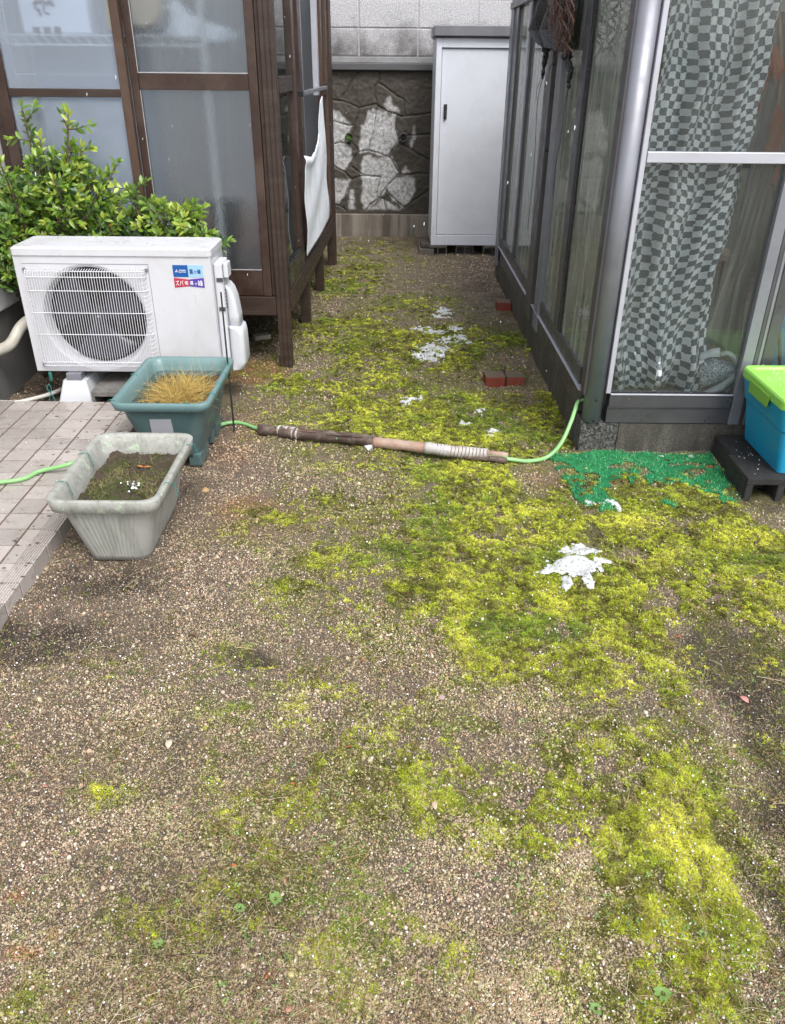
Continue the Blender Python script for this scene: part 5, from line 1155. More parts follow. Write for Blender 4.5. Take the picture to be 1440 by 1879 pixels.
# ------------------------------------------------------------------ shrub
def shrub():
    r = thing('shrub', (-1.5, 4.03, 0), 'leafy green shrub with glossy small leaves behind the outdoor unit', 'shrub')
    lm, n, l, b = newmat('shrub_leaf'); a = attr(n, 'tone').outputs['Fac']
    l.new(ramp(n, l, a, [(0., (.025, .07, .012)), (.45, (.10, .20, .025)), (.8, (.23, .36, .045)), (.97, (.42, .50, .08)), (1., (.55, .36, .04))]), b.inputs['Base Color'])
    b.inputs['Roughness'].default_value = .34; b.inputs['Specular IOR Level'].default_value = .55
    out = n['Material Output']; tl = n.new('ShaderNodeBsdfTranslucent'); l.new(ramp(n, l, a, [(0., (.04, .12, .01)), (1., (.3, .5, .05))]), tl.inputs[0])
    mx = n.new('ShaderNodeMixShader'); mx.inputs[0].default_value = .22; l.new(b.outputs[0], mx.inputs[1]); l.new(tl.outputs[0], mx.inputs[2]); l.new(mx.outputs[0], out.inputs[0])
    br = MB(); lf = MB(); tones = []
    # main limbs: foot -> tip, by where their tips show over the unit
    tips = [(40, 198), (125, 210), (72, 250), (150, 270), (20, 330), (60, 300), (100, 330), (135, 300), (175, 320), (215, 300), (10, 380), (60, 400), (110, 400), (160, 380), (200, 360), (235, 395), (265, 380), (300, 375), (-20, 420), (20, 440), (80, 440),
            (150, 430), (210, 425), (260, 420), (320, 398), (345, 390), (368, 402), (330, 430), (380, 428), (392, 432), (290, 430), (0, 300), (-30, 350), (10, 480), (-20, 520), (5, 520), (30, 360), (95, 280), (75, 360), (240, 350), (180, 400), (355, 425), (120, 440), (-50, 400), (50, 340), (5, 410), (35, 415), (215, 395), (100, 370), (140, 350), (185, 350), (-10, 455), (15, 505)]
    def leaf(c, d, L_, w, tone):
        nr = Vector((random.uniform(-.6, .6), -1+random.uniform(-.3, .3), random.uniform(.3, 1.6))); v, f = leafshape(c, d, nr, L_, w, .3, 4, random.uniform(0, .3)); lf.add(v, f); tones.extend([tone]*len(v))
    def shoot(p0, p1, dens=1.):
        P = cr([p0, p0.lerp(p1, .5)+Vector((random.uniform(-.02, .02), random.uniform(-.02, .02), random.uniform(-.01, .02))), p1], 6); br.tube(P, [.004*(1-.75*i/(len(P)-1)) for i in range(len(P))], 5)
        L_ = (p1-p0).length; d = (p1-p0).normalized(); base = random.uniform(.25, .7); nl = max(5, int(L_/.011*dens))
        for k in range(nl):
            t = .12+.88*(k+.5)/nl; i = t*(len(P)-1); i0 = min(int(i), len(P)-2); c = P[i0].lerp(P[i0+1], i-i0); a = k*2.4+random.uniform(-.4, .4)
            u = d.orthogonal().normalized(); w_ = d.cross(u); q = (u*math.cos(a)+w_*math.sin(a))*random.uniform(.55, 1.1)+d*random.uniform(.35, 1.0)
            tn = min(.96, max(.05, base+random.uniform(-.22, .22)+.28*(t > .75))); 
            if random.random() < .012: tn = 1.
            leaf(c, q, random.uniform(.028, .052), random.uniform(.013, .022), tn)
        for k in range(4): leaf(P[-1], d+Vector((random.uniform(-.6, .6), random.uniform(-.6, .2), random.uniform(-.3, .5))), random.uniform(.028, .042), .014, min(.96, base+.35))
    foot = Vector((-1.62, 4.03, 0)); foot2 = Vector((-1.85, 4.0, 0)); foot3 = Vector((-1.15, 4.03, 0))
    for (px, py) in tips:
        y = random.uniform(3.93, 4.10) if px > 15 else random.uniform(3.72, 4.0)
        tip = aty(px, py, y); f = foot if px > 30 else foot2
        if px > 230: f = foot3
        hub = f+Vector((random.uniform(-.05, .05), 0, random.uniform(.35, .6))); mid = hub.lerp(tip, .5)+Vector((random.uniform(-.03, .03), random.uniform(-.03, .03), .03))
        if tip.z < .75: mid = hub.lerp(tip, .6)
        P = cr([f, hub, mid, tip], 6); br.tube(P, [.010*(1-.8*i/(len(P)-1))+.001 for i in range(len(P))], 6)
        s0 = mid.lerp(tip, .25); shoot(s0, tip)
        for k in range(7):
            c = mid.lerp(tip, random.uniform(.0, .9)); e = c+Vector((random.uniform(-.11, .11), random.uniform(-.06, .05), random.uniform(.0, .10)))
            if e.x < -1.93: e.x = -1.9
            e.y = min(e.y, 4.13)
            shoot(c, e, .9)
    # inner mass of leaves in darker tones
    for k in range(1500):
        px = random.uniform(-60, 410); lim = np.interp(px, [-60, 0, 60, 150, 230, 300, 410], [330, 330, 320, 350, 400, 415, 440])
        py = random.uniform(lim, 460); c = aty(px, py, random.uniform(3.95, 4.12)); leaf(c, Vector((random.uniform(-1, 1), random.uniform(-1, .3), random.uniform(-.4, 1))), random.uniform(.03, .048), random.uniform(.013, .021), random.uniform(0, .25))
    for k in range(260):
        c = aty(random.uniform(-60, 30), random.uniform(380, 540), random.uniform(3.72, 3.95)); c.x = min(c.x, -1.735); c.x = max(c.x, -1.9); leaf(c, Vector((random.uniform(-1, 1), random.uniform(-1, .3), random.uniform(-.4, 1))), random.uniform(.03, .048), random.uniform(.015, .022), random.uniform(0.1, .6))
    br.build('branches', M['bark'], r, smooth=True)
    o = lf.build('foliage', lm, r, smooth=True); q = o.data.attributes.new('tone', 'FLOAT', 'POINT'); q.data.foreach_set('value', tones)
shrub()

# ------------------------------------------------------------------ planters
def planter(name, x0, x1, y0, y1, h, taper, mat, rim, label, skew, feet=False, flutes=10, rimh=.03, soilz=.6):
    r = thing(name, ((x0+x1)/2, (y0+y1)/2, 0), label, 'planter')
    def ring(k, z, rr=.05, fl=0., out=0.):
        pts = rrect(x0+taper[0]*(1-k)-out, x1-taper[1]*(1-k)+out, y0+taper[2]*(1-k)-out, y1-taper[3]*(1-k)+out, rr, z, 6); return pts
    N = 6
    def dense(pts, m=5):
        out = []
        for i in range(len(pts)):
            a, b_ = Vector(pts[i]), Vector(pts[(i+1) % len(pts)]); L_ = (b_-a).length; q = max(1, round(L_/.008)) if L_ > .03 else 2
            for k in range(q): out.append(a.lerp(b_, k/q))
        return out
    base = ring(0, 0); cnt = None
    def D(k, z, rr, out=0., fl=0.):
        pts = rrect(x0+taper[0]*(1-k)-out, x1-taper[1]*(1-k)+out, y0+taper[2]*(1-k)-out, y1-taper[3]*(1-k)+out, rr, z, 6)
        cx_, cy_ = (x0+x1)/2, (y0+y1)/2; res = []
        n_side = [16, 10, 16, 10]; seg = []
        for i in range(len(pts)):
            a, b_ = Vector(pts[i]), Vector(pts[(i+1) % len(pts)])
            q = 60 if (i % 7 == 6) else 2
            for s in range(q): seg.append((a.lerp(b_, s/q), (b_-a), s/q, q))
        for p, t, s, q in seg:
            n_ = Vector((t.y, -t.x, 0)).normalized()
            f = fl*(1-abs(math.sin(s*math.pi*flutes))**.35) if q == 60 else 0
            res.append(p-n_*f)
        return res
    zb = .045 if feet else 0.
    outer = [D(0, zb, .04), D(.06, zb+.02, .045)]+[D(k, zb+(h-zb)*k, .045, 0, .0022) for k in (.1, .3, .5, .7, .8)]+[D(.86, zb+(h-zb)*.86, .045), D(.90, h-rimh, .045)]
    inner = [D(.90, h-rimh, .045, -.004), D(.5, zb+(h-zb)*.5, .04, -.006)]
    mb = MB().loft(outer, cap0=True, cap1=False); mb.loft([outer[-1], inner[0]], cap0=False, cap1=False); mb.loft(inner, cap0=False, cap1=False)
    body = mb.build('tub', mat, r, smooth=True, bevel=0)
    o1 = [D(.90, h-rimh-.002, .045, .003), D(.92, h-rimh, .05, .015), D(.93, h-rimh+.002, .05, .018), D(1, h-.003, .05, .020), D(1, h, .05, .017), D(1, h, .05, .004), D(.97, h-.008, .045, -.004), D(.9, h-rimh, .045, -.006), D(.85, h-rimh-.02, .045, -.009)]
    mb = MB().loft(o1, cap0=False, cap1=False); ro = mb.build('rim', rim, r, smooth=True)
    if feet:
        for (fx0, fx1) in ((x0+taper[0]-.004, x0+taper[0]+.05), (x1-taper[1]-.05, x1-taper[1]+.004)):
            for (a, b_) in ((y0+taper[2], y0+taper[2]+.15), (y0+.27, y0+.33), (y1-taper[3]-.12, y1-taper[3])): MB().hexa([(fx0, a+.008, 0), (fx1, a+.008, 0), (fx1, b_-.008, 0), (fx0, b_-.008, 0), (fx0, a, .06), (fx1, a, .06), (fx1, b_, .06), (fx0, b_, .06)]).build('foot', mat, r, bevel=.006)
    zs = h*soilz; X_, Y_ = x0+taper[0]*.45+.01, y0+taper[2]*.45+.01; X2, Y2 = x1-taper[1]*.45-.01, y1-taper[3]*.45-.01
    nx, ny = 36, 50; vs = []
    for j in range(ny+1):
        for i in range(nx+1):
            x = X_+(X2-X_)*i/nx; y = Y_+(Y2-Y_)*j/ny; vs.append((x, y, zs+.03*(float(fbm(np.array([x]), np.array([y]), 14, 4, 31)[0])-.5)+.022*(float(fbm(np.array([x]), np.array([y]), 70, 2, 37)[0])-.5)))
    fs = [(j*(nx+1)+i, j*(nx+1)+i+1, (j+1)*(nx+1)+i+1, (j+1)*(nx+1)+i) for j in range(ny) for i in range(nx)]
    sm, n, l, b = newmat('potting_soil'); v = coords(n, l); c = mixc(n, l, noise(n, l, 70, 8, .8, v), (.004, .003, .003), (.15, .105, .07)); c = mixc(n, l, ramp(n, l, noise(n, l, 9, 5, .7, v), [(.5, 0.), (.6, .8)]), c, (.06, .08, .012))
    l.new(c, b.inputs['Base Color']); b.inputs['Roughness'].default_value = .7; bump(n, l, noise(n, l, 120, 6, .8, v), b, 1., .01)
    MB().add(vs, fs).build('soil', sm, r, smooth=True)
    return r, (X_, X2, Y_, Y2, zs)
pg, sg = planter('planter', -1.083, -.757, 2.185, 2.69, .252, (.065, .055, .04, .06), M['planter_grey'], M['planter_grey'], 'weathered pale grey planter spotted with lichen at the terrace edge', 0, soilz=.76, flutes=12, rimh=.045)
pt, st_ = planter('planter', -1.09, -.735, 2.885, 3.43, .30, (.085, .055, .045, .07), M['planter_green'], M['planter_rim'], 'teal planter with dry golden grass in front of the outdoor unit', 0, feet=True, soilz=.77, flutes=22, rimh=.034)
def planter_bits():
    x0, x1, y0, y1, z = st_
    # dry golden grass
    mb = MB(); tn = []
    def blade(c, d, L_, w, tone, curl=.6, n_=5):
        d = d.normalized(); s = d.cross(Vector((random.uniform(-1, 1), random.uniform(-1, 1), .2))).normalized()*w; side = Vector((random.uniform(-1, 1), random.uniform(-1, 1), -.2))*curl; vs = []
        for k in range(n_+1):
            t = k/n_; p = c+d*L_*t+side*L_*t*t*.5; ww = s*(1-.8*t); vs += [p-ww, p+ww]
        o = len(mb.v); mb.add(vs, [(2*k, 2*k+1, 2*k+3, 2*k+2) for k in range(n_)]); tn.extend([tone]*len(vs))
    for k in range(2300):
        u, v_ = random.gauss(.52, .22), random.gauss(.48, .19)
        if not (0.03 < u < .97 and 0.03 < v_ < .97): continue
        c = Vector((x0+(x1-x0)*u, y0+(y1-y0)*v_, z-.005)); hgt = .035+.085*math.exp(-((u-.5)**2+(v_-.5)**2)*7)
        blade(c, Vector((random.gauss((u-.5)*1.5, .8), random.gauss((v_-.5)*1.5, .8), .9)), hgt*random.uniform(.35, 1.15), .0009, min(.99, random.random()*.7+.3*(abs(u-.5)+abs(v_-.5))), random.uniform(.8, 2.6))
    for k in range(60): c = Vector((random.uniform(x0, x1), random.uniform(y0, y1), z)); blade(c, Vector((random.gauss(0, .25), random.gauss(0, .25), 1)), random.uniform(.08, .17), .0006, random.uniform(.5, 1), .3)
    gm, n, l, b = newmat('dry_grass'); l.new(ramp(n, l, attr(n, 'tone').outputs['Fac'], [(0., (.20, .13, .05)), (.3, (.48, .30, .08)), (.6, (.66, .49, .15)), (.8, (.40, .38, .12)), (.93, (.50, .42, .28)), (1., (.42, .13, .06))]), b.inputs['Base Color']); b.inputs['Roughness'].default_value = .6
    t = tag(mb.build('dry_grass_clump', gm), 'dry golden grass clump growing in the teal planter', 'grass clump'); q = t.data.attributes.new('tone', 'FLOAT', 'POINT'); q.data.foreach_set('value', tn)
    # clods and stalks on both soils
    for (bx0, bx1, by0, by1, bz), par, lb in ((sg, pg, 'a'), (st_, pt, 'b')):
        cb = MB()
        for k in range(260):
            v, f = ico(1, .5, .7); q = random.uniform(.0015, .005); cx_, cy_ = random.uniform(bx0+.01, bx1-.01), random.uniform(by0+.01, by1-.01); cb.add([(cx_+a*q, cy_+b_*q, bz+.004+c*q) for a, b_, c in v], f)
        o = cb.build('soil_clods', M['bark'], par); o['kind'] = 'stuff'
    # mossy weeds in grey planter
    x0, x1, y0, y1, z = sg; mb2 = MB(); tn2 = []; mb = mb2; tn = tn2
    def blade2(c, d, L_, w, tone, curl=.6, n_=4):
        d = d.normalized(); s = d.cross(Vector((random.uniform(-1, 1), random.uniform(-1, 1), .2))).normalized()*w; side = Vector((random.uniform(-1, 1), random.uniform(-1, 1), -.2))*curl; vs = []
        for k in range(n_+1):
            t = k/n_; p = c+d*L_*t+side*L_*t*t*.5; ww = s*(1-.8*t); vs += [p-ww, p+ww]
        mb2.add(vs, [(2*k, 2*k+1, 2*k+3, 2*k+2) for k in range(n_)]); tn2.extend([tone]*len(vs))
    for k in range(4200):
        x = random.uniform(x0+.005, x1-.005); y = random.uniform(y0+.01, y1-.01); q = float(fbm(np.array([x]), np.array([y]), 12, 3, 35)[0])
        if q < .40 or (y < y0+.10 and abs(x-(x0+x1)/2-.04) < .06): continue
        blade2(Vector((x, y, z+.0)), Vector((random.gauss(0, .6), random.gauss(0, .6), 1)), random.uniform(.006, .017), .0013, min(.99, max(0, (q-.45)*3+random.gauss(.3, .25))))
    for k in range(50): blade2(Vector((random.uniform(x0, x1), random.uniform(y0, y1), z)), Vector((random.gauss(0, .8), random.gauss(0, .8), .6)), random.uniform(.03, .09), .0008, random.uniform(.8, 1))
    gm, n, l, b = newmat('planter_moss'); l.new(ramp(n, l, attr(n, 'tone').outputs['Fac'], [(0., (.07, .05, .03)), (.35, (.05, .08, .012)), (.7, (.12, .18, .02)), (1., (.32, .27, .13))]), b.inputs['Base Color']); b.inputs['Roughness'].default_value = .7
    t = tag(mb2.build('moss_and_weeds', gm), 'dark green moss and wispy weeds in the grey planter', 'moss', kind='stuff'); q = t.data.attributes.new('tone', 'FLOAT', 'POINT'); q.data.foreach_set('value', tn2)
    lm = worn('orange_leaf', (.55, .19, .04), .6, .2, (.3, .12, .04), 20, .5)
    c = atz(262, 857, z+.012); o = MB()
    for d in (Vector((-1, .5, .1)), Vector((1, .1, .15))): v, f = leafshape(c, d, Vector((0, 0, 1)), .03, .012); o.add(v, f)
    tag(o.build('fallen_leaf', lm, smooth=True, thick=.0006), 'forked orange leaf lying on the moss in the grey planter', 'leaf', 'fallen leaves')
    # snow lumps in grey planter
    mb = MB()
    for k in range(16):
        p = atz(random.gauss(245, 11), random.gauss(893, 5), z+.006); v, f = ico(1, .4, .6); s = random.uniform(.002, .006); mb.add([p+Vector(q)*s for q in v], f)
    tag(mb.build('hail_heap', worn('ice', (.75, .8, .86), .3, .05)), 'small heap of white hail in the grey planter', 'hail', kind='stuff')
    # label, stake, ties
    y = 2.885+.022; a = (aty(275, 768, y+.0), aty(314, 768, y), aty(320, 793, y+.012), aty(280, 792, y+.012))
    mb = MB().add([p+Vector((0, -.012, 0)) for p in a]+[p+Vector((0, -.008, 0)) for p in a], [(0, 1, 2, 3), (7, 6, 5, 4), (0, 4, 5, 1), (1, 5, 6, 2), (2, 6, 7, 3), (3, 7, 4, 0)]); tg = mb.build('label_plate', M['alu_light'], pt)
    b0 = atz(430, 795, 0); t0 = aty(405, 536, 3.40); knot = b0.lerp(t0, .5)
    s = thing('plant_stake', b0, 'thin black garden stake leaning at the corner of the teal planter', 'stake')
    MB().tube([b0+Vector((0, 0, -.03)), t0], [.0042, .0036], 8).build('rod', M['stake'], s)
    MB().tube([b0.lerp(t0, .42), b0.lerp(t0, .44), b0.lerp(t0, .47)], [.006, .008, .005], 8).build('tie', M['stake'], s)
    mb = MB(); rim_pts = [(-.725, 2.98, .305), (-.725, 3.1, .305), (-.725, 3.22, .305), (-.727, 3.33, .305), (-.80, 2.875, .304), (-1.1, 2.9, .304), (-1.1, 3.2, .304)]
    for (x, y_, z_) in rim_pts:
        mb.tube([(x-.016, y_, z_-.004), (x-.006, y_+.002, z_+.002), (x+.010, y_-.001, z_-.002), (x+.014, y_, z_-.028)], .0016, 5)
    mb.build('wire_clip', M['wire_teal'], pt)
    mb = MB()
    for (x, y_) in ((-1.085, 2.30), (-1.09, 2.52), (-.733, 2.6), (-.735, 2.3)):
        mb.tube([(x-.022, y_, .246), (x-.008, y_, .256), (x+.015, y_+.003, .254), (x+.026, y_+.006, .20)], .0014, 5)
    mb.build('wire_clip', M['wire_teal'], pg)
planter_bits()

# ------------------------------------------------------------------ hoses and pipe lagging
def hoses():
    H = M['hose']; zt = .060
    P = [Vector((-2.1, 2.62, zt)), atz(0, 885, zt), atz(75, 864, .062), atz(135, 849, .085), Vector((-1.17, 2.99, .07)), Vector((-1.02, 3.02, .03)), Vector((-.90, 3.16, .013)), Vector((-.80, 3.33, .013)), atz(430, 775, .012), atz(452, 779, .012), atz(480, 788, .02), atz(560, 798, .03), atz(700, 812, .03),
         atz(820, 830, .03), atz(930, 842, .025), atz(970, 846, .012), atz(1005, 838, .014), aty(1030, 812, 3.06), aty(1047, 775, 3.12), aty(1054, 755, 3.16), Vector((.80, 3.205, aty(1070, 737, 3.2).z)), Vector((.86, 3.21, .21))]
    o = MB().tube(cr(P, 8), .0085, 12).build('garden_hose', H, smooth=True); tag(o, 'light green garden hose running across the yard into the greenhouse', 'hose')
    MB().tube([(.7985, 3.205, P[-2].z), (.802, 3.205, P[-2].z)], .017, 16).build('hose_grommet', M['black_metal'], o)
    t = thing('pipe_lagging', atz(700, 815, 0), 'split brown foam pipe lagging wrapped in peeling tape round the hose', 'pipe lagging')
    def seg(pts, rad, nm, m, n_=14, wob=.12):
        Q = cr([atz(a, b, z) for a, b, z in pts], 8); k = len(Q); return MB().tube(Q, [rad*(1+wob*math.sin(i*1.7)*math.sin(i*.6)) for i in range(k)], n_).build(nm, m, t, smooth=True)
    seg([(475, 788, .028), (560, 797, .028), (640, 804, .028), (672, 808, .028)], .025, 'foam_tube', M['foam'])
    seg([(510, 791, .0285), (530, 793, .0285), (548, 796, .0285)], .026, 'tape_wrap', M['tape_silver'])
    seg([(600, 800, .032), (650, 805, .03), (690, 812, .030)], .020, 'foam_tube', M['foam'])
    seg([(685, 811, .030), (740, 817, .030), (800, 824, .030), (880, 832, .028)], .023, 'tape_wrap', M['foam_tape'], wob=.08)
    seg([(780, 821, .032), (830, 828, .032), (895, 834, .032)], .025, 'tape_wrap', M['tape_silver'], wob=.06)
    seg([(860, 827, .034), (932, 836, .034)], .0125, 'foam_tube', M['foam_tape']); seg([(850, 836, .022), (930, 845, .022)], .0135, 'foam_tube', M['foam'])
    mb = MB()
    for k in range(16):
        px = 800+k*6.5; p = atz(px, 824+k*.9, .032); pts = [p+Vector((.006*math.sin(a), .026*math.cos(a), .026*math.sin(a))) for a in np.linspace(0, 6.28, 12)]; mb.tube(pts, .0013, 4)
    mb.tube([atz(497, 790, .05)+Vector((.0, 0, 0)), atz(520, 787, .05), atz(580, 793, .052)], .0016, 4)
    mb.build('binding_wire', M['vine'], t)
    mb = MB().add([atz(600, 792, .045), atz(690, 800, .043), atz(688, 804, .05), atz(605, 797, .052)], [(0, 1, 2, 3)]); mb.build('torn_flap', M['foam'], t, thick=.003)
    MB().add([atz(665, 815, .012), atz(686, 812, .035), atz(690, 820, .004), atz(676, 827, .002)], [(0, 1, 2, 3)]).build('tape_flap', M['cloth_white'], t, thick=.001)
hoses()

# ------------------------------------------------------------------ bricks and loose stones
def brick(px, py, L_, D_, h, rz, label, two=False, grp=None):
    p = atz(px, py); r = thing('brick', (0, 0, 0), label, 'brick', grp); q = 0
    def mk(a, b_, m0, nm):
        mb = MB(); mb.box(a, b_, 0, D_, -.01, h-.0025); o = mb.build(nm, M['brick'], r, bevel=.003)
        MB().box(a+.002, b_-.002, .002, D_-.002, h-.0024, h).build('weathered_top', M['brick_grey'], r, bevel=.0008)
    if two: mk(0, L_*.5-.002, 0, 'half_brick'); mk(L_*.5+.002, L_, 0, 'half_brick')
    else: mk(0, L_, 0, 'brick_body')
    r.location = (p.x, p.y, gz(p.x, p.y)); r.rotation_euler = (0, 0, R_(rz))
    return r
b1 = brick(891, 708, .205, .10, .052, 4, 'red brick with a mossy top near the greenhouse footing', False, None)
mb = MB(); o_ = b1.location; c = Vector((.105, -.004, .054))
p = lambda v: b1.matrix_basis @ Vector(v)
mb.tube([p((.102, -.003, .0)), p((.104, -.004, .053)), p((.106, .104, .054)), p((.106, .105, .0))], .0035, 8); mb.tube([p((.106, .05, .055)), p((.108, .06, .085)), p((.100, .065, .088))], .003, 8)
tag(mb.build('wire_tie', M['stake']), 'dark wire looped round the middle of the near red brick', 'wire')
brick(911, 571, .095, .09, .055, 0, 'short red brick end with moss on top far along the footing', grp=None)
def stone(px, py, s, label, mat, z=.3, sc=(1, 1)):
    v, f = ico(2, .3, .6); q = atz(px, py); o = MB().add([(a*s*sc[0], b*s*sc[1], c*s*z/.3) for a, b, c in v], f).build('stone', mat, smooth=False, bevel=0); o.location = (q.x, q.y, gz(q.x, q.y)+s*.2); tag(o, label, 'stone')
o = box(-.05, .05, -.03, .03, 0, .03).build('broken_brick', M['stone'], bevel=.005); q = atz(480, 622); o.location = (q.x, q.y, .0); o.rotation_euler = (0, 0, .5); tag(o, 'pale broken brick piece lying in the dark under the sunroom', 'brick')
stone(514, 645, .022, 'pale pebble beside the brown corner post foot', M['stone'])
stone(376, 895, .018, 'ochre pebble beside the grey planter', worn('ochre', (.45, .30, .15), .8, .2))
stone(1058, 700, .02, 'dark glinting stone at the foot of the greenhouse footing', M['block_dark'])
stone(810, 1278, .010, 'pinkish grey pebble among the moss right of centre', worn('pink_stone', (.36, .26, .24), .8, .1))

# ------------------------------------------------------------------ artificial turf mat
def mat_():
    P = [(.655, 3.09), (1.02, 3.105), (1.37, 3.09), (1.355, 2.86), (1.33, 2.66), (1.1, 2.60), (.9, 2.58), (.76, 2.57), (.70, 2.68), (.69, 2.85)]
    n_ = 46; vs = []; fs = []; xs = np.linspace(.64, 1.38, 60); ys = np.linspace(2.56, 3.11, 46); X, Y = np.meshgrid(xs, ys)
    ins = np.zeros(X.shape, bool); k = len(P)
    for i in range(k):
        (ax, ay), (bx, by) = P[i], P[(i+1) % k]; ins ^= ((ay > Y) != (by > Y)) & (X < (bx-ax)*(Y-ay)/(by-ay+1e-12)+ax)
    Z = samp(FH, X, Y)+.004; cov = fbm(X, Y, 9, 3, 52)-.5
    # ground and moss have grown over the near part
    under = np.clip((2.93-Y)/.22, 0, 1)*np.clip((X-.62)/.3, .35, 1)+cov*1.9 > .80
    ok = ins & ~under & ~((fbm(X, Y, 22, 3, 54) > .60) & (Y < 3.0))
    idx = np.arange(X.size).reshape(X.shape); vs = np.stack([X.ravel(), Y.ravel(), Z.ravel()], 1)
    for j in range(X.shape[0]-1):
        for i in range(X.shape[1]-1):
            if ok[j, i] and ok[j+1, i] and ok[j, i+1] and ok[j+1, i+1]: fs.append((idx[j, i], idx[j, i+1], idx[j+1, i+1], idx[j+1, i]))
    r = thing('turf_mat', (1.0, 2.9, 0), 'green artificial turf mat in front of the greenhouse footing', 'mat')
    mb = MB(); mb.v = [tuple(v) for v in vs]; mb.f = fs; mb.mi = [0]*len(fs); mb.build('backing', M['turf'], r, thick=.004)
    mb = MB(); tn = []; cnt = 0
    while cnt < 9000:
        x = random.uniform(.65, 1.37); y = random.uniform(2.57, 3.105); i = int((x-.64)/(xs[1]-xs[0])); j = int((y-2.56)/(ys[1]-ys[0])); cnt += 1
        if not (0 <= i < 59 and 0 <= j < 45 and ok[j, i]): continue
        c_ = cov[j, i]; 
        if c_ > .06 and random.random() < .6: continue
        a = random.random()*6.28; h = random.uniform(.006, .013); z = float(Z[j, i])+.002; d = Vector((math.cos(a), math.sin(a), 0)); s = Vector((-d.y, d.x, 0))*.0011; b0 = Vector((x, y, z)); t_ = b0+d*random.uniform(0, .006)+Vector((0, 0, h))
        mb.add([b0-s, b0+s, t_], [(0, 1, 2)]); tn += [random.random()]*3
    m, n, l, b = newmat('turf_blades'); l.new(ramp(n, l, attr(n, 'tone').outputs['Fac'], [(0., (.005, .12, .04)), (.5, (.03, .38, .12)), (.9, (.20, .62, .30)), (1., (.4, .6, .4))]), b.inputs['Base Color']); b.inputs['Roughness'].default_value = .4
    o = mb.build('pile', m, r); q = o.data.attributes.new('tone', 'FLOAT', 'POINT'); q.data.foreach_set('value', tn)
mat_()

# ------------------------------------------------------------------ black blocks and blue storage box
B2 = M['block_dark']
hollow_block(1.372, 1.76, 2.905, 3.10, -.03, .092, 3, 'black wet hollow block against the greenhouse footing under the blue box', B2, 'black blocks under the storage box')
hollow_block(1.345, 1.735, 2.67, 2.885, -.03, .10, 3, 'black wet hollow block under the near end of the blue box', B2, 'black blocks under the storage box')
def bin_():
    r = thing('storage_box', (1.66, 2.9, .1), 'bright blue plastic storage box with lime green lid on black blocks', 'storage box')
    z0 = .101; zt = .385; X0, X1, Y0, Y1 = 1.425, 1.93, 2.69, 3.075; tp = .045
    rings = [rrect(X0+tp, X1-tp, Y0+tp*.5, Y1-tp*.5, .02, z0), rrect(X0+tp*.4, X1-tp*.4, Y0+tp*.2, Y1-tp*.2, .022, z0+.17), rrect(X0-.006+tp*.4, X1+.006-tp*.4, Y0-.006+tp*.2, Y1+.006-tp*.2, .022, z0+.178), rrect(X0-.004, X1+.004, Y0-.004, Y1+.004, .024, zt-.03), rrect(X0-.004, X1+.004, Y0-.004, Y1+.004, .024, zt)]
    MB().loft(rings, cap1=True).build('tub', M['bin_blue'], r, bevel=.003)
    o0 = .014; L = [rrect(X0-o0, X1+o0, Y0-o0, Y1+o0, .035, z, 8) for z in (zt-.018, zt+.012)]+[rrect(X0-o0+.005, X1+o0-.005, Y0-o0+.005, Y1+o0-.005, .032, zt+.020, 8), rrect(X0+.012, X1-.012, Y0+.012, Y1-.012, .03, zt+.020, 8), rrect(X0+.022, X1-.022, Y0+.022, Y1-.022, .025, zt+.010, 8), rrect(X0+.06, X1-.06, Y0+.06, Y1-.06, .02, zt+.013, 8)]
    ld = MB().loft(L).build('lid', M['bin_lid'], r, bevel=.002)
    MB().hexa([(X0-.020, 2.80, zt-.05), (X0-.0145, 2.80, zt-.05), (X0-.0145, 2.97, zt-.05), (X0-.020, 2.97, zt-.05), (X0-.020, 2.79, zt-.002), (X0-.0145, 2.79, zt-.002), (X0-.0145, 2.98, zt-.002), (X0-.020, 2.98, zt-.002)]).build('clip', worn('lime_clip', (.20, .42, .05), .4, .08), ld, bevel=.003)
bin_()

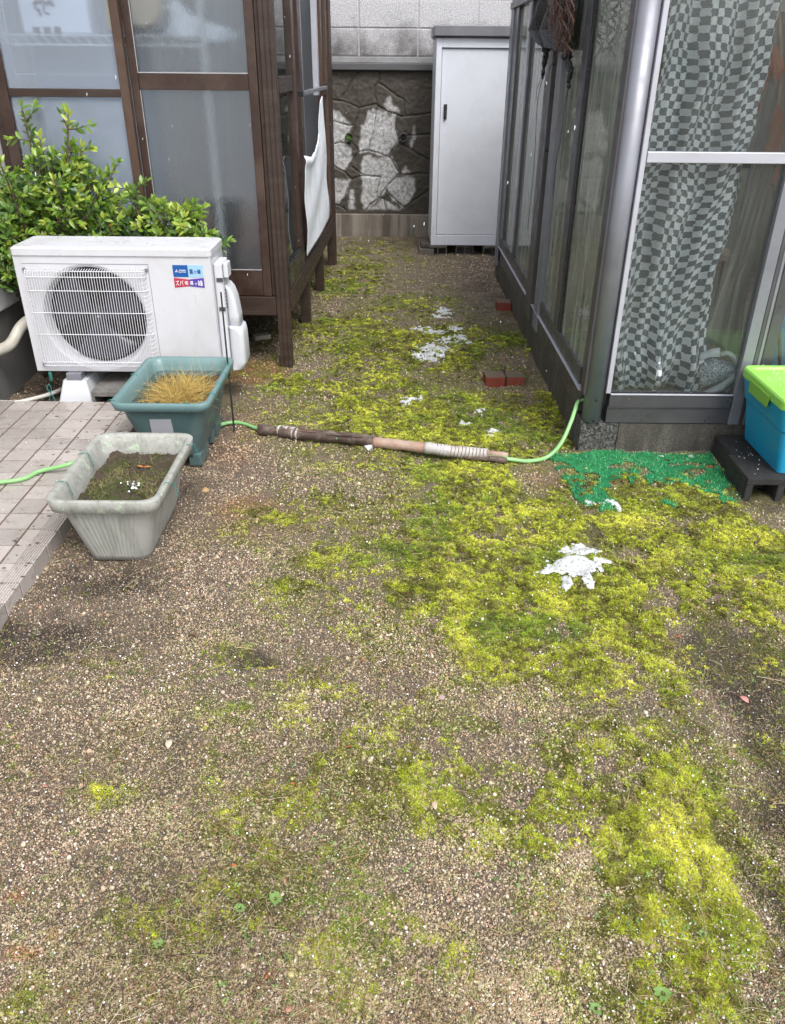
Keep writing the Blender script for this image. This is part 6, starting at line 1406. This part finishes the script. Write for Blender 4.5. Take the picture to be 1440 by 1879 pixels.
# ------------------------------------------------------------------ patches of melting snow
def snow():
    sm, n, l, b = newmat('wet_snow'); v = coords(n, l); l.new(mixc(n, l, ramp(n, l, noise(n, l, 70, 6, .75, v), [(.35, 0.), (.6, 1.)]), (.34, .34, .31), (.66, .70, .74)), b.inputs['Base Color']); l.new(ramp(n, l, noise(n, l, 110, 6, .8, v), [(.36, .0), (.43, 1.)]), b.inputs['Alpha']); b.inputs['Roughness'].default_value = .45; bump(n, l, noise(n, l, 140, 5, .7, v), b, .6, .006)
    L = [([(1062, 1016, 30, 9), (1055, 1045, 46, 15), (1012, 1052, 20, 6), (1105, 1034, 20, 4), (1040, 1075, 9, 10), (1078, 1072, 9, 12)], 'largest white snow patch, in the moss right of centre'),
         ([(800, 640, 30, 10), (785, 655, 28, 8), (822, 625, 20, 5)], 'white snow patch on the moss in the middle of the passage'), ([(770, 605, 18, 4), (800, 612, 22, 5), (835, 605, 12, 4)], 'broken snow scatter just beyond the middle patch'),
         ([(815, 573, 12, 8), (806, 580, 12, 4)], 'farthest small snow patch, toward the shed'), ([(845, 622, 14, 4), (858, 632, 12, 3)], 'thin snow streak right of the middle patch'),
         ([(760, 735, 18, 4), (745, 740, 10, 3)], 'narrow snow streak behind the pipe lagging'), ([(852, 778, 14, 5), (878, 758, 7, 6)], 'small snow patch behind the right half of the pipe lagging'),
         ([(1118, 925, 22, 5), (1082, 926, 9, 5), (1135, 932, 8, 6)], 'snow patch at the near edge of the turf mat'), ([(1215, 838, 8, 2.5), (1265, 838, 7, 4)], 'snow bits on the far side of the turf mat'), ([(905, 790, 9, 4), (900, 800, 7, 3)], 'tiny snow patch in moss above the right pipe end')]
    for lst, lab in L:
        ca = atz(lst[0][0], lst[0][1]); px = [atz(q[0]-q[2]*1.3, q[1]).x for q in lst]+[atz(q[0]+q[2]*1.3, q[1]).x for q in lst]; py = [atz(q[0], q[1]+q[3]*1.3).y for q in lst]+[atz(q[0], q[1]-q[3]*1.3).y for q in lst]
        st = .003; xs = np.arange(min(px)-.01, max(px)+.01, st); ys = np.arange(min(py)-.01, max(py)+.01, st); X, Y = np.meshgrid(xs, ys); d = np.full(X.shape, -1.)
        for q in lst:
            c = atz(q[0], q[1]); wx = abs(atz(q[0]+q[2], q[1]).x-c.x); wy = abs(atz(q[0], q[1]-q[3]).y-atz(q[0], q[1]+q[3]).y)/2; d = np.maximum(d, 1-np.sqrt(((X-c.x)/wx)**2+((Y-c.y)/wy)**2))
        fill = .95 if 'largest' in lab else .55
        d = d+(fbm(X, Y, 60, 4, 66)-.5)*(3.0 if fill < .9 else 1.3)-(.42 if fill < .9 else -.04)
        Z = samp(FH, X, Y)+np.clip(d, -.3, .25)*.012+.0045; ok = d > .0; idx = np.arange(X.size).reshape(X.shape); fs = []
        for j in range(X.shape[0]-1):
            for i in range(X.shape[1]-1):
                if ok[j, i] or ok[j+1, i] or ok[j, i+1] or ok[j+1, i+1]: fs.append((idx[j, i], idx[j, i+1], idx[j+1, i+1], idx[j+1, i]))
        mb = MB(); V_ = np.stack([X.ravel(), Y.ravel(), Z.ravel()], 1); used = sorted({i for f in fs for i in f}); mp = {u: k for k, u in enumerate(used)}
        mb.v = [tuple(V_[u]) for u in used]; mb.f = [tuple(mp[i] for i in f) for f in fs]; mb.mi = [0]*len(fs)
        if mb.f: o = mb.build('snow_patch', sm, smooth=True); tag(o, lab, 'snow', 'melting snow patches'); origin_to(o, (ca.x, ca.y, 0))
snow()

# ------------------------------------------------------------------ fallen leaves, chips, weeds
def leaves():
    cols = {'orange': (.55, .16, .04), 'red': (.45, .06, .05), 'tan': (.52, .40, .27), 'pink': (.55, .25, .22), 'brown': (.18, .08, .045), 'pale': (.60, .52, .42)}
    mats = {k: worn(k+'_leaf', c, .55, .2, tuple(q*.5 for q in c), 30, .5) for k, c in cols.items()}
    L = [(310, 1365, .034, 'pale', 95, 'pale curled bark chip left of centre'), (797, 1480, .026, 'tan', 100, 'tan curled leaf in the lower centre of the yard'), (1366, 1280, .030, 'pink', 120, 'pink folded leaf on the dark soil at the right'), (1350, 1318, .020, 'tan', 20, 'small tan leaf below the pink folded leaf'),
         (640, 1378, .014, 'orange', 30, 'small orange leaf left of the tan curled leaf'), (537, 1437, .015, 'orange', 0, 'orange fleck in the gravel of the lower middle'), (490, 1787, .014, 'orange', 90, 'orange leaf near the bottom edge'), (352, 1166, .026, 'brown', 10, 'reddish brown leaf below the grey planter'),
         (700, 1110, .010, 'red', 0, 'tiny red fleck in the middle of the yard'), (1245, 1165, .018, 'orange', 10, 'orange brown leaf below the largest snow patch'), (1360, 1116, .010, 'red', 0, 'red petal at the right of the bright moss'), (1303, 858, .03, 'orange', 60, 'orange leaf between turf mat and black blocks'),
         (1225, 847, .030, 'brown', 0, 'dark red leaf on the far side of the turf mat'), (83, 1446, .014, 'pink', 0, 'pink fleck at the left of the lower yard'), (568, 685, .020, 'orange', 10, 'orange leaf beside the brown corner post'), (640, 1120, .012, 'red', 50, 'red dot leaf beneath the moss edge'),
         (430, 1590, .012, 'orange', 0, 'dull orange leaf in the lower left gravel'), (530, 1850, .02, 'pink', 30, 'pinkish leaf at the bottom edge'), (665, 1210, .012, 'orange', 30, 'orange scrap in the tan gravel of the centre'), (1255, 850, .018, 'red', 40, 'bright red scrap at the back of the turf mat'), (1080, 1690, .014, 'brown', 0, 'brown leaf by the pale gravel in the lower right')]
    for px, py, s, c, rz, lab in L:
        q = atz(px, py); v, f = leafshape(Vector((-s*.5, 0, 0)), Vector((1, 0, .08)), Vector((0, .2, 1)), s, s*.5, .5, 4, .2)
        o = MB().add(v, f).build('fallen_leaf', mats[c], smooth=True, thick=.0005); o.location = (q.x, q.y, gz(q.x, q.y)+.007); o.rotation_euler = (random.uniform(-.2, .2), random.uniform(-.2, .2), R_(rz)); tag(o, lab, 'leaf', 'fallen leaves')
    wm = worn('weed_leaf', (.16, .28, .07), .45, .2)
    W_ = [(505, 1648, 6, .012, 'pale green leafy weed in the lower middle'), (440, 1665, 5, .009, 'smaller pale weed left of the leafy weed'), (1213, 1833, 5, .013, 'broad-leaved seedling in the lower right moss'), (1092, 1855, 6, .010, 'yellow-green seedling at the bottom edge'), (1287, 1723, 4, .008, 'round-leaved seedling at the right'), (290, 1735, 5, .008, 'little weed in the lower left gravel')]
    for px, py, k, s, lab in W_:
        q = atz(px, py); r = thing('weed', (q.x, q.y, gz(q.x, q.y)), lab, 'weed', 'small weeds'); mb = MB()
        for i in range(k*2):
            a = i*2.4; c = Vector((q.x, q.y, r.location.z+.006))+Vector((math.cos(a), math.sin(a), 0))*s*.3; v, f = leafshape(c, Vector((math.cos(a), math.sin(a), .35)), Vector((0, 0, 1)), s*random.uniform(.7, 1.2), s*.65, .2); mb.add(v, f)
        mb.build('leaves', wm, r, smooth=True); MB().tube([r.location, r.location+Vector((0, 0, .007))], .0012, 5).build('stem', M['bark'], r)
leaves()
print('objects', len(S.objects))
